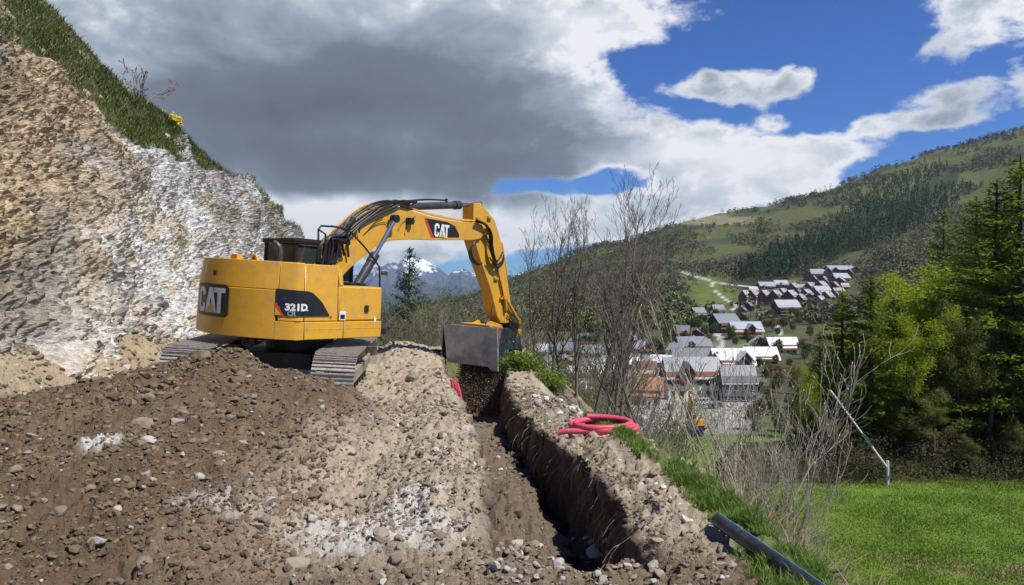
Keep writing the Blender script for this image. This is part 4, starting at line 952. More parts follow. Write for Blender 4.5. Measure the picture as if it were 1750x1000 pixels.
def build_stones():
    g = np.random.default_rng(7)
    def region(n, y0, y1, a0, a1):
        y = y0 * (y1 / y0) ** g.uniform(0, 1, n); a = g.uniform(a0, a1, n); return a * y, y
    # fine gravel and clods everywhere on bare ground
    X, Y, SZ = [], [], []
    for n, y0, y1, a0, a1, s0, s1 in ((44000, 3.3, 12, -.80, .42, .005, .020), (15000, 3.3, 11, -.80, .40, .014, .036), (13000, 8.5, 26, -.55, .15, .012, .045), (6000, 7, 26, -.95, -.35, .02, .08)):
        x, y = region(n, y0, y1, a0, a1); s = s0 * (s1 / s0) ** (g.uniform(0, 1, n) ** 2.2) * (y / 5) ** .35
        X.append(x); Y.append(y); SZ.append(s)
    x = np.concatenate(X); y = np.concatenate(Y); s = np.concatenate(SZ)
    clump = fbm(x * 1.3, y * 1.3, 3, 201); keep = (x < edgeR(y) - .02) & (g.uniform(-1, 1, len(x)) < clump * 2.2 + .45)
    keep &= ~((np.abs(x - np.interp(y, [3, 4.4, 6, 8.6], [1.72, 1.68, 1.55, 1.1])) < .38) & (y < 9.0) & (x > 1))
    tz = (x > lipL(y) + .12) & (x < lipR(y) - .1) & (y > 5); keep &= ~(tz & (g.uniform(0, 1, len(x)) < .5))
    x, y, s = x[keep], y[keep], s[keep]; z = ground_h(x, y)
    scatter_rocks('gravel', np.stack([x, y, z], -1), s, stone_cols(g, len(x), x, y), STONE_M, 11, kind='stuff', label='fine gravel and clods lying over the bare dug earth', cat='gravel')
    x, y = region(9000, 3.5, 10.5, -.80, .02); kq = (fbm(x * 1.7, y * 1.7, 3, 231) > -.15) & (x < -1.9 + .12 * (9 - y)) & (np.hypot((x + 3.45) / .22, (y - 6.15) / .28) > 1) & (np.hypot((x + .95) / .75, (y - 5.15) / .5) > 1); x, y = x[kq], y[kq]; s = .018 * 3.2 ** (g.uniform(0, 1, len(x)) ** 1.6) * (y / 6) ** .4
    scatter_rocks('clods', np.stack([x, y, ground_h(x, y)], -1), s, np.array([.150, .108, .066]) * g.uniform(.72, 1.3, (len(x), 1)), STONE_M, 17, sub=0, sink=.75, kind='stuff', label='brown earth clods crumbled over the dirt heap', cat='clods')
    # rubble on the right crest, along the berm and talus: flaky stones
    x, y = region(2600, 4.5, 13.5, 0, 1); t = g.normal(0, .16, len(x)); x = edgeR(y) - .22 + t; x2, y2 = region(2500, 9, 24, -1.0, -.42)
    k = x2 < -6.0; x = np.concatenate([x, x2[k]]); y = np.concatenate([y, y2[k]])
    k = ~((np.abs(x - np.interp(y, [3, 4.4, 6, 8.6], [1.72, 1.68, 1.55, 1.1])) < .25) & (y < 8.8) & (x > 1)); x, y = x[k], y[k]
    s = .012 * 5 ** g.uniform(0, 1, len(x)) ** 1.5 * (y / 8) ** .5; z = ground_h(x, y); c = stone_cols(g, len(x), x, y, 2.0) * 1.2
    scatter_rocks('rubble', np.stack([x, y, z], -1), s, c, STONE_M, 12, kind='stuff', label='flaky pale rubble along the bank crest and under the rock face', cat='rubble')
    # stones one can pick out, one object each, meshes shared
    shapes = []
    for i in range(14):
        V, Fc = rock_shape(500 + i, 1); cl = [(.22, .175, .125), (.30, .26, .21), (.40, .375, .325), (.19, .15, .105), (.26, .21, .155)][i % 5]
        me = np_mesh('stone', V, Fc, False, np.repeat(np.array([cl]), len(V), 0)); me.materials.append(STONE_M); shapes.append((me, i % 5))
    def stone(px_, y_, s, label, group=None, shape=None, tilt=.35, xw=None):
        x_ = px_ if xw is None else xw; z_ = float(ground_h(np.array([x_]), np.array([y_]))[0])
        me, _ = shapes[g.integers(0, 14) if shape is None else shape]
        o = link('stone', me, label=label, cat='stone', group=group); o.location = (x_, y_, z_ + s * .18); o.scale = (s, s, s)
        o.rotation_euler = (g.normal(0, tilt), g.normal(0, tilt), g.uniform(0, 6.28)); return o
    def onground(px, py, y0=3.0):
        ys = np.geomspace(y0, 30, 1400); xs = (px - 875) / F * ys; zs = ground_h(xs, ys); q = 480 - F * zs / ys
        i = np.argmax(q < py); return xs[i], ys[i]
    uniq = [(160, 931, .052, 2, 'pale whitish stone lying in the near left of the dirt heap'), (237, 767, .075, 3, 'dark angular stone beside a white one on the dirt heap'), (250, 757, .055, 2, 'white flat stone just behind a dark angular stone on the heap'),
            (443, 597, .07, 1, 'brown round stone perched on the top of the dirt heap'), (352, 613, .10, 0, 'biggest brown stone on the crest of the dirt heap'), (509, 972, .075, 1, 'grey flat stone at the bottom edge of the photo left of centre'),
            (240, 728, .11, 4, 'large half buried brown boulder in the middle of the heap'), (300, 725, .07, 1, 'grey stone right of the half buried boulder on the heap'), (1018, 962, .085, 2, 'largest pale angular stone in the rubble closing the trench end'),
            (1018, 700, .05, 2, 'light stone on the berm just left of the pink hose coil'), (883, 688, .075, 1, 'smooth pale stone on the trench lip below the bucket'), (702, 650, .16, 1, 'rounded grey boulder lying in the shade left of the trench'), (530, 890, .05, 2, 'bright white slab by the lime dust patches')]
    for px, py, s, sh, lb in uniq: xx, yy = onground(px, py); stone(xx, yy, s, lb, shape=sh)
    def grp(n, f, s0, s1, label, group, sh=None):
        for i in range(n):
            xx, yy = f(); s = s0 * (s1 / s0) ** (g.uniform(0, 1) ** 1.8) * (yy / 5.5) ** .5; stone(xx, yy, s, label, group, shape=None if sh is None else int(g.choice(sh)))
    def heap_spot():
        while True:
            yy = 3.6 * (9.3 / 3.6) ** g.uniform(0, 1); xx = g.uniform(-.78, -.06) * yy
            if xx < -.35 and g.uniform() < .5 + .5 * float(fbm(np.array([xx * .8]), np.array([yy * .8]), 2, 205)[0]) * 2: return xx, yy
    grp(150, heap_spot, .026, .062, 'small rough brown stone lying loose on the big dirt heap', 'loose stones on the dirt heap')
    def end_spot():
        while True:
            px, py = g.uniform(560, 1150), g.uniform(925, 1000)
            if (py > 975 and g.uniform() < .3) or px > 800: return onground(px, min(py, 999))
    grp(72, end_spot, .024, .058, 'pale broken stone in the rubble that closes the near trench end', 'rubble stones at the near end of the trench', sh=[1, 2, 4, 6, 7, 11, 12])
    def lip_spot(): yy = g.uniform(5.2, 17); return float(lipL(yy)) - .08 - abs(g.normal(0, .35)), yy
    grp(40, lip_spot, .025, .055, 'pale stone on the light subsoil left of the trench', 'stones on the left trench edge')
build_stones()
# ------------------------------------------------------------------ grass blades
def blades(name, P0, h, w, lean, mat_, seed, segs=2, **kw):
    g = np.random.default_rng(seed); n = len(P0); a = g.uniform(0, 2 * np.pi, n); d = np.stack([np.cos(a), np.sin(a), np.zeros(n)], -1)
    b = g.uniform(0, 2 * np.pi, n); l = np.stack([np.cos(b), np.sin(b), np.zeros(n)], -1) * (lean * g.uniform(.3, 1, n))[:, None] * h[:, None]
    up = np.array([0, 0, 1.0])
    A = P0 - d * w[:, None] / 2; B = P0 + d * w[:, None] / 2; M1 = P0 + up * (h * .55)[:, None] + l * .35; C = M1 - d * w[:, None] * .4; D = M1 + d * w[:, None] * .4; T = P0 + up * h[:, None] + l
    V = np.stack([A, B, D, C, T], 1).reshape(-1, 3); i = np.arange(n)[:, None] * 5
    Fc = np.concatenate([i + np.array([0, 1, 2]), i + np.array([0, 2, 3]), i + np.array([3, 2, 4])], 0)
    col = kw.pop('cols', None); cc = None if col is None else np.repeat(col, 5, 0)
    return link(name, np_mesh(name, V, Fc, False, cc), mat_, **kw)
GRASS = mat('grass_blade', (0, 0, 0), .6, use_col=True, transl=.35, spec=.3)
def gcol(g, n, a, b, t=None):
    t = g.uniform(0, 1, n)[:, None] if t is None else t; return (np.array(a) * (1 - t) + np.array(b) * t) * g.uniform(.75, 1.2, (n, 1))
def build_grass():
    g = np.random.default_rng(21)
    # strip on the bank
    n = 46000; y = 3.6 * (9.3 / 3.6) ** g.uniform(0, 1, n); c0 = np.interp(y, [3, 4.4, 5.3, 6.5, 8.6, 9.4], [1.72, 1.76, 1.70, 1.55, 1.14, .92]); wd = np.interp(y, [3, 4.4, 6, 8.6, 9.5], [.20, .19, .14, .10, .04])
    x = c0 + g.normal(0, 1, n) * wd * .75; cl = fbm(x * 5, y * 5, 3, 211); k = (cl + .9 * fbm(y * 2.2, x * 2.2, 2, 212) > -.12) & (np.abs(x - c0) < wd * 1.7); x, y, cl = x[k], y[k], cl[k]; z = ground_h(x, y)
    n = len(x); h = g.uniform(.03, .10, n) * (1 + .6 * cl)
    blades('grass_strip', np.stack([x, y, z - .008], -1), h, g.uniform(.004, .010, n), np.full(n, .9), GRASS, 22, cols=gcol(g, n, (.11, .19, .025), (.24, .34, .07)), kind='stuff', label='fresh green grass strip growing along the bank right of the trench', cat='grass')
    # meadow
    n = 150000; y = 20 * (37.0 / 20) ** g.uniform(0, 1, n); x = g.uniform(.27, .86, n) * y; z = ground_h(x, y); k = z < -9.4; x, y, z = x[k], y[k], z[k]; n = len(x)
    t = sstep(-.4, .5, fbm(x * .5, y * .5, 3, 213) + g.normal(0, .25, n))[:, None]
    blades('meadow_grass', np.stack([x, y, z - .02], -1), g.uniform(.04, .12, n) * (1 + .8 * fbm(x * .8, y * .8, 3, 218)), g.uniform(.02, .045, n), np.full(n, .8), GRASS, 23, cols=np.where((g.uniform(0, 1, n) < .05 + .10 * sstep(.1, .5, fbm(x * .25, y * .5, 3, 219)))[:, None], gcol(g, n, (.28, .27, .09), (.36, .33, .16)), gcol(g, n, (.12, .215, .022), (.27, .37, .05), t)), kind='stuff', label='bright green mown meadow grass below the forest', cat='grass')
    # dry tangle on the falling side
    n = 6000; y = 3.9 * (14 / 3.9) ** g.uniform(0, 1, n); x = edgeR(y) + .12 + np.abs(g.normal(0, 1.1, n)); z = ground_h(x, y); m = g.uniform(0, 1, n) < .22
    cols = np.where(m[:, None], gcol(g, n, (.09, .14, .03), (.16, .22, .05)), gcol(g, n, (.27, .22, .13), (.42, .36, .23)))
    blades('dry_grass', np.stack([x, y, z - .02], -1), g.uniform(.08, .34, n), g.uniform(.004, .010, n), np.full(n, 2.0), GRASS, 24, cols=cols, kind='stuff', label='dry straw coloured grass tangled on the bank side', cat='dry grass')
    # cliff top turf
    G = CLG; idx = np.argwhere(G > .25); n = 60000; pick = idx[g.integers(0, len(idx), n)]
    i = np.clip(pick[:, 0], 0, CL.shape[0] - 2); j = np.clip(pick[:, 1], 0, CL.shape[1] - 2); u = g.uniform(0, 1, (n, 1)); v = g.uniform(0, 1, (n, 1))
    p = CL[i, j] * (1 - u) * (1 - v) + CL[i + 1, j] * u * (1 - v) + CL[i, j + 1] * (1 - u) * v + CL[i + 1, j + 1] * u * v
    t = sstep(-.4, .4, fbm(p[:, 1] * 1.2, p[:, 2] * 1.2, 3, 214) + g.normal(0, .2, n))[:, None]; dry = (g.uniform(0, 1, n) < .22 + .35 * sstep(-.1, .4, fbm(p[:, 1] * .8, p[:, 2] * .8, 3, 216)))[:, None]
    cols = np.where(dry, gcol(g, n, (.22, .19, .09), (.32, .27, .15)), gcol(g, n, (.065, .10, .02), (.15, .19, .04), t))
    blades('hillside_turf', p - np.array([0, 0, .03]), g.uniform(.07, .24, n), g.uniform(.018, .04, n), np.full(n, 1.1), GRASS, 25, cols=cols, kind='stuff', label='rough green turf hanging over the top of the rock cut', cat='turf')
    # pale overhanging roots / dry fringe where the turf ends and at the far crest
    n = 2600; yy = g.uniform(28, 37, n); ii = np.clip(np.searchsorted(CL[:, 0, 1], yy), 0, CL.shape[0] - 1); vv = g.uniform(.90, 1.0, n); jj = np.clip(((vv + .04) / 1.16 * CL.shape[1]).astype(int), 0, CL.shape[1] - 1)
    blades('crest_grass', CL[ii, jj] - np.array([0, 0, .03]), g.uniform(.08, .28, n), g.uniform(.015, .03, n), np.full(n, 1.0), GRASS, 26, cols=gcol(g, n, (.13, .13, .045), (.27, .23, .13)), kind='stuff', label='thin dry grass along the crest of the pale rock', cat='grass')
build_grass()
# ------------------------------------------------------------------ woody plants
def grow(g, p, d, L, r, lvl, maxl, out, up=.25, wander=.18, nseg=6, kids=(5, 4, 3), spread=(.5, .9), lr=(.45, .7), start=.25, tips=None):
    pts = [np.array(p, float)]; dd = np.array(d, float); n = max(2, int(nseg * (.75 ** lvl)) + 1)
    for i in range(n):
        dd = dd + g.normal(0, wander, 3) + np.array([0, 0, up * .25]); dd /= np.linalg.norm(dd); pts.append(pts[-1] + dd * L / n)
    rs = [r * (1 - .80 * (i / n)) for i in range(n + 1)]
    for i in range(n): out.append((pts[i], pts[i + 1], rs[i], rs[i + 1]))
    if tips is not None and lvl >= maxl - 1: tips.append(pts[-1]); tips.append(pts[len(pts) // 2])
    if lvl < maxl:
        k = kids[min(lvl, len(kids) - 1)]
        for j in range(k):
            t = start + (1 - start) * (j + g.uniform(0, 1)) / k; f = t * n; i = min(n - 1, int(f)); q = pts[i] + (pts[i + 1] - pts[i]) * (f - i)
            ax = pts[i + 1] - pts[i]; ax /= np.linalg.norm(ax); rv = g.normal(0, 1, 3); rv -= ax * rv.dot(ax); rv /= np.linalg.norm(rv); an = g.uniform(*spread)
            grow(g, q, ax * math.cos(an) + rv * math.sin(an), L * g.uniform(*lr) * (1 - .45 * t), rs[i] * .55, lvl + 1, maxl, out, up, wander, nseg, kids, spread, lr, .2, tips)
def tubes(segs, k=4, rmin=.0):
    A = np.array([s[0] for s in segs]); B = np.array([s[1] for s in segs]); ra = np.maximum(np.array([s[2] for s in segs]), rmin); rb = np.maximum(np.array([s[3] for s in segs]), rmin * .8)
    d = B - A; d /= np.linalg.norm(d, axis=1)[:, None] + 1e-9; h = np.where(np.abs(d[:, 2:3]) > .9, np.array([[1., 0, 0]]), np.array([[0, 0, 1.]])); u = np.cross(d, h); u /= np.linalg.norm(u, axis=1)[:, None]; w = np.cross(d, u)
    V = []
    for c, r_ in ((A, ra), (B, rb)):
        for i in range(k): a = 2 * math.pi * i / k; V.append(c + (u * math.cos(a) + w * math.sin(a)) * r_[:, None])
    V = np.stack(V, 1).reshape(-1, 3); o = np.arange(len(segs))[:, None] * 2 * k
    Fc = np.concatenate([o + np.array([i, (i + 1) % k, (i + 1) % k + k, i + k]) for i in range(k)], 0); return V, Fc
def leafcloud(g, centers, n, spread, size, droop=.3):
    c = centers[g.integers(0, len(centers), n)] + g.normal(0, 1, (n, 3)) * spread
    a = g.normal(0, 1, (n, 3)); a /= np.linalg.norm(a, axis=1)[:, None]; b = g.normal(0, 1, (n, 3)); b -= a * (a * b).sum(1)[:, None]; b /= np.linalg.norm(b, axis=1)[:, None]
    s = (size * g.uniform(.6, 1.3, n))[:, None]; V = np.stack([c - a * s * .5, c + b * s * .45, c + a * s * .6], 1).reshape(-1, 3); return V, np.arange(3 * n).reshape(-1, 3), c
BARK = mat('grey_bark', (.145, .125, .105), .9, var=.35, vscale=3, bump=.4, bscale=25); BARKP = mat('pale_bark', (.30, .27, .22), .85, var=.3, vscale=4, bump=.3, bscale=25)
BARKD = mat('dark_bark', (.060, .048, .036), .95, var=.3, vscale=3); TWIG = mat('twigs', (.115, .095, .075), .9, var=.3, obj_var=.2); TWIGO = mat('olive_twigs', (.155, .15, .085), .9, var=.35, vscale=1.2, obj_var=.25)
def leafm(name, c, ov=.12, tr=.4): return mat(name, c, .6, transl=tr, obj_var=ov, var=.30, vscale=1.6, spec=.25)
L_DARK = leafm('spruce_needles', (.10, .145, .020), tr=.4); L_MID = leafm('larch_needles', (.18, .25, .022), tr=.45); L_YEL = leafm('fresh_leaves', (.30, .38, .025), tr=.5); L_OLV = leafm('olive_buds', (.15, .16, .04)); L_BUSH = leafm('bush_leaves', (.20, .28, .05))
def bare_variant(seed, h, r, maxl=3, kids=(16, 6, 4), spread=(.35, .7), up=.5, lr=(.28, .5), start=.12, wander=.07, nseg=10, rmin=.004, k=4, stems=1, fan=.2):
    g = np.random.default_rng(seed); seg0, tw, tips, per = [], [], [], []
    for s in range(stems):
        out = []; a = g.uniform(0, 6.28); f = fan * g.uniform(.3, 1); d = np.array([math.cos(a) * f, math.sin(a) * f, 1.0]); d /= np.linalg.norm(d)
        hh = h * (1 if s == 0 else g.uniform(.55, .95)); b0 = np.array([math.cos(a), math.sin(a), 0]) * (.08 * stems ** .5 if stems > 1 else 0) * g.uniform(.3, 1.5)
        grow(g, b0, d, hh, r * (1 if s == 0 else g.uniform(.6, .95)), 0, maxl, out, up, wander, nseg, kids, spread, lr, start, tips)
        seg0 += out[:nseg + 1]; tw += out[nseg + 1:]; per.append(len(out[:nseg + 1]))
    V, Fc = tubes(seg0, 7); V2, F2 = tubes(tw, 3, rmin); kz = h / max(V2[:, 2].max(), V[:, 2].max()); V[:, 2] *= kz; V2[:, 2] *= kz; tips = [q * np.array([1, 1, kz]) for q in tips]; t, o_ = [], 0
    for c_ in per:
        a_, f_ = V[o_ * 14:(o_ + c_) * 14], tubes(seg0[o_:o_ + c_], 7)[1]; t.append(np_mesh('stem', a_, f_, True)); o_ += c_
    V, Fc = V2, F2; b = np_mesh('branches', V, Fc, True); return t, b, np.array(tips), len(tw)
def place_tree(name, parts, loc, s, rz, label, cat, group=None, lean=(0, 0)):
    r = empty(name, loc, rz, label=label, cat=cat, group=group); r.rotation_euler = (lean[0], lean[1], rz); r.scale = s if isinstance(s, tuple) else (s, s, s)
    for nm, ml, m in parts:
        for me in (ml if isinstance(ml, list) else [ml]):
            if not me.materials: me.materials.append(m)
            o = link(nm, me, None, r)
            if nm in ('branches', 'buds', 'leaves', 'crown', 'limbs'): o['kind'] = 'stuff'
    return r
def gz(x, y): return float(ground_h(np.array([x]), np.array([y]))[0])
def build_bare():
    vs = [bare_variant(300 + i, 6.0, .050, kids=(22, 6, 4)) for i in range(4)]
    print('twig segs', [v[3] for v in vs])
    info = [(915, 22, 352, 'leftmost slim bare tree of the clump, next to the bucket'), (944, 19, 345, 'second slim bare tree from the bucket in the clump'), (963, 18, 332, 'third slim bare tree from the bucket, forked low'), (985, 20, 330, 'bare tree in the middle of the clump, standing further back'),
            (1014, 17, 300, 'slender bare tree just left of the tallest one'), (1047, 16, 258, 'tallest slender bare tree of the clump above the hose coil'), (1036, 16.5, 355, 'short thin bare tree squeezed beside the tallest one'), (1064, 17.5, 288, 'bare tree just right of the tallest one in the clump'),
            (1088, 18, 330, 'rightmost upright bare tree of the clump over the orange roof'), (1112, 15.5, 430, 'small bare sapling at the right end of the clump')]
    for i, (px, Y, top, lb) in enumerate(info):
        x = (px - 875) / F * Y; z = gz(x, Y); h = (480 - top) / F * Y - z
        v = vs[i % 4]; place_tree('bare_tree', [('trunk', v[0], BARK), ('branches', v[1], TWIG)], (x, Y, z - .05), (h / 6.0 * 1.0, h / 6.0 * 1.0, h / 6.0), i * 2.1, lb, 'tree', 'bare trees between the trench and the village')
    # wide low branches reaching right
    bs = [bare_variant(320 + i, 3.6, .022, maxl=2, kids=(12, 6), spread=(.4, .8), up=.35, stems=7, fan=.6, rmin=.006, nseg=7) for i in range(4)]
    g = np.random.default_rng(33); 
    far = []
    for i in range(46):
        px = 640 + 480 * (i + g.uniform(-.4, .4)) / 46; Y = g.uniform(27, 44) if px < 860 else g.uniform(22, 40); far.append((px, Y))
    for i, (px, Y) in enumerate(far):
        x = (px - 875) / F * Y; z = gz(x, Y); top = g.uniform(505, 560) if px < 760 else g.uniform(495, 550) if px < 880 else (g.uniform(545, 600) if px < 1040 else g.uniform(600, 650)); h = max(1.4, (480 - top) / F * Y - z); v = bs[i % 4]
        place_tree('bare_shrub', [('stem', v[0], TWIGO), ('branches', v[1], TWIGO)], (x, Y, z - .1), (h / 3.6 * 1.15, h / 3.6 * 1.15, h / 3.6), i * 1.3, 'leafless olive grey shrub in the thicket behind the excavator bucket', 'shrub', 'leafless shrubs of the thicket beyond the bench')
    # budding shrubs on the right bank
    cs = [bare_variant(340 + i, 3.6, .019, maxl=2, kids=(6, 4, 3), spread=(.3, .8), up=.35, stems=9, fan=.50, rmin=.0035, nseg=9, lr=(.35, .6), start=.2, wander=.09) for i in range(3)]
    PALE = mat('pale_shoots', (.30, .265, .20), .8, var=.35, vscale=3, obj_var=.15); BUD = mat('silvery_buds', (.62, .62, .52), .7)
    for px, Y, top, vi, lb, sc in ((1300, 9.4, 455, 0, 'tall budding shrub with pale stems in front of the conifers', 1), (1265, 10.6, 520, 1, 'pale stemmed shrub standing before the grey roofed barn', .9), (1335, 8.6, 560, 2, 'budding shrub leaning right over the meadow', 1.0), (1222, 11.0, 745, 2, 'low tangle of pale stems on the bank crest', 1.2), (1385, 5.9, 700, 1, 'small dark stemmed shrub nearest the black pipe', .55), (1290, 7.5, 700, 2, 'lowest bundle of pale stems on the bank', 1.0)):
        x = (px - 875) / F * Y; z = gz(x, Y); h = (480 - top) / F * Y - z; v = cs[vi]; s = h / 3.6
        tp = v[2]; gg = np.random.default_rng(vi); k = tp[gg.integers(0, len(tp), 55)]; V0, F0 = ico(0); VB = (k[:, None, :] + V0[None] * np.array([.008, .008, .016])).reshape(-1, 3); FB = (F0[None] + (np.arange(len(k)) * len(V0))[:, None, None]).reshape(-1, 3)
        place_tree('budding_shrub', [('stem', v[0], PALE), ('branches', v[1], PALE), ('buds', np_mesh('buds', VB, FB, True), BUD)], (x, Y, z - .05), (s * sc, s * sc, s), px * .1, lb, 'shrub')
    # bramble leaves on the bank
    g = np.random.default_rng(41)
    for px, Y, w_, h_, m_, lb in ((896, 17.2, .46, .34, L_BUSH, 'low green bush on the far side of the trench under the bucket'), (935, 16.6, .35, .20, L_BUSH, 'smaller green bush right of the one under the bucket'), (1215, 11.5, .9, .45, L_OLV, 'yellow green scrub bush left of the budding shrubs'), (1180, 13, .7, .4, L_OLV, 'yellow green scrub bush above the bank rubble'), (1255, 10.0, .8, .40, L_OLV, 'yellow green scrub at the foot of the budding shrubs')):
        x = (px - 875) / F * Y; z = gz(x, Y)
        if px < 1000: z = max(z, -3.0)
        c = g.normal(0, 1, (220, 3)) * np.array([w_ * .5, w_ * .5, h_ * .35]) + np.array([0, 0, h_ * .7]); c[:, 2] = np.abs(c[:, 2])
        V, Fc, _ = leafcloud(g, c, 4200, .05, .075); r = empty('green_bush', (x, Y, z - .05), label=lb, cat='bush'); link('leaves', np_mesh('leaves', V, Fc), m_, r, kind='stuff')
        segs = []; 
        for _ in range(26): q = c[g.integers(0, len(c))]; grow(g, (0, 0, -.3), q / (np.linalg.norm(q) + 1e-6), np.linalg.norm(q) + .2, .012, 0, 1, segs, .1, .1, 5, (3,), (.4, .8))
        V, Fc = tubes(segs, 3, .004); link('stems', np_mesh('stems', V, Fc), TWIG, r, kind='stuff')
    # shrub on the rock cut
    t, b, tp, _ = bare_variant(360, 2.3, .03, maxl=3, kids=(7, 4, 3), spread=(.4, .8), up=.1, stems=3, fan=.9, rmin=.010, nseg=8, lr=(.35, .6), start=.3, wander=.12)
    p = P(232, 190, 25.6); V0, F0 = ico(0); k = tp[np.random.default_rng(3).integers(0, len(tp), 220)]; VB = (k[:, None, :] + V0[None] * .022).reshape(-1, 3); FB = (F0[None] + (np.arange(len(k)) * len(V0))[:, None, None]).reshape(-1, 3)
    place_tree('bare_bush', [('stem', t, mat('pinkish_bark', (.24, .18, .16), .9)), ('branches', b, mat('pinkish_twigs', (.26, .19, .17), .9)), ('buds', np_mesh('buds', VB, FB), mat('pinkish_buds', (.24, .15, .13), .9))], p - Vector((0, 0, .35)), .85, 2.2, 'small leafless bush with pinkish buds growing on the turf above the rock cut', 'bush')
    # yellow flowers
    g = np.random.default_rng(55); q = []
    for cx, cy, n in ((291, 211, 60), (272, 201, 14), (299, 217, 30)):
        for _ in range(n):
            a = P(cx + g.normal(0, 5), cy + g.normal(0, 2.2), 27.3); d = np.abs(CL[:, :, 1] - a.y) * .3 + np.hypot((875 + F * CL[:, :, 0] / CL[:, :, 1]) - (875 + F * a.x / a.y), (480 - F * CL[:, :, 2] / CL[:, :, 1]) - (480 - F * a.z / a.y)) * .05
            i = np.unravel_index(np.argmin(d), d.shape); q.append(CL[i])
    q = np.array(q) + g.normal(0, .05, (len(q), 3)) + np.array([.06, 0, .20]); V0, F0 = ico(0); VB = (q[:, None, :] + V0[None] * np.array([.045, .045, .03])).reshape(-1, 3); FB = (F0[None] + (np.arange(len(q)) * len(V0))[:, None, None]).reshape(-1, 3)
    link('yellow_flowers', np_mesh('yellow_flowers', VB, FB), mat('yellow_petals', (.80, .62, .01), .6), label='patch of small yellow flowers in the turf above the rock cut', cat='flowers', kind='stuff')
build_bare()
# ------------------------------------------------------------------ forest
def conifer_variant(seed, h, R0, per=5, tuft=9, size=.17, sparse=0.0, top=.95, droop=.25, low=.06):
    g = np.random.default_rng(seed); segs = []; C = []; nl = int(h / .30)
    for i in range(nl):
        f = low + (1 - low) * i / nl; z = f * h; L0 = R0 * (1 - f) ** .75 * (0.55 + .45 * min(1, (f - low) / .15 + .3))
        for j in range(per):
            if g.uniform() < sparse: continue
            a = g.uniform(0, 6.28); L_ = max(.12, L0 * g.uniform(.55, 1.12)); d = np.array([math.cos(a), math.sin(a), -droop + .45 * f]); p0 = np.array([0, 0, z + g.uniform(-.1, .1)]); p1 = p0 + d * L_ * .6; p2 = p0 + d * L_ + np.array([0, 0, .10 * L_])
            segs += [(p0, p1, .022, .014), (p1, p2, .014, .006)]
            n = max(4, int(tuft * L_ / .8)); t = g.uniform(.18, 1.0, n)[:, None]; side = np.array([-d[1], d[0], 0]); c = p0 + (p2 - p0) * t + side * g.normal(0, .16, n)[:, None] * (1.15 - t) * L_ * .9; c[:, 2] -= np.abs(g.normal(0, .07, n)); C.append(c)
    C = np.concatenate(C); n = len(C) * 3
    V, Fc, _ = leafcloud(g, C, n, np.array([.07, .07, .05]), size)
    tr = [((0, 0, h * i / 8), (0, 0, h * (i + 1) / 8), .018 * h * (1 - i / 8) * .8 + .01, .018 * h * (1 - (i + 1) / 8) * .8 + .01) for i in range(8)]
    Vt, Ft = tubes([(np.array(a), np.array(b), c, d) for a, b, c, d in tr], 8); Vb, Fb = tubes(segs, 3)
    return np_mesh('trunk', Vt, Ft, True), np_mesh('limbs', Vb, Fb), np_mesh('crown', V, Fc), len(Fc)
def decid_variant(seed, h, n, size=.12, spread=.22, maxl=3):
    g = np.random.default_rng(seed); out, tips = [], []; grow(g, (0, 0, 0), (0, 0, 1), h, .02 * h, 0, maxl, out, .45, .10, 9, (13, 5, 3), (.45, .9), (.30, .55), .22, tips)
    tips = np.array(tips); V, Fc, _ = leafcloud(g, tips, n, spread, size); Vt, Ft = tubes(out[:10], 8); Vb, Fb = tubes(out[10:], 3, .007); kz = h / V[:, 2].max(); V = V * kz; Vt = Vt * kz; Vb = Vb * kz; return np_mesh('trunk', Vt, Ft, True), np_mesh('limbs', Vb, Fb), np_mesh('crown', V, Fc), n
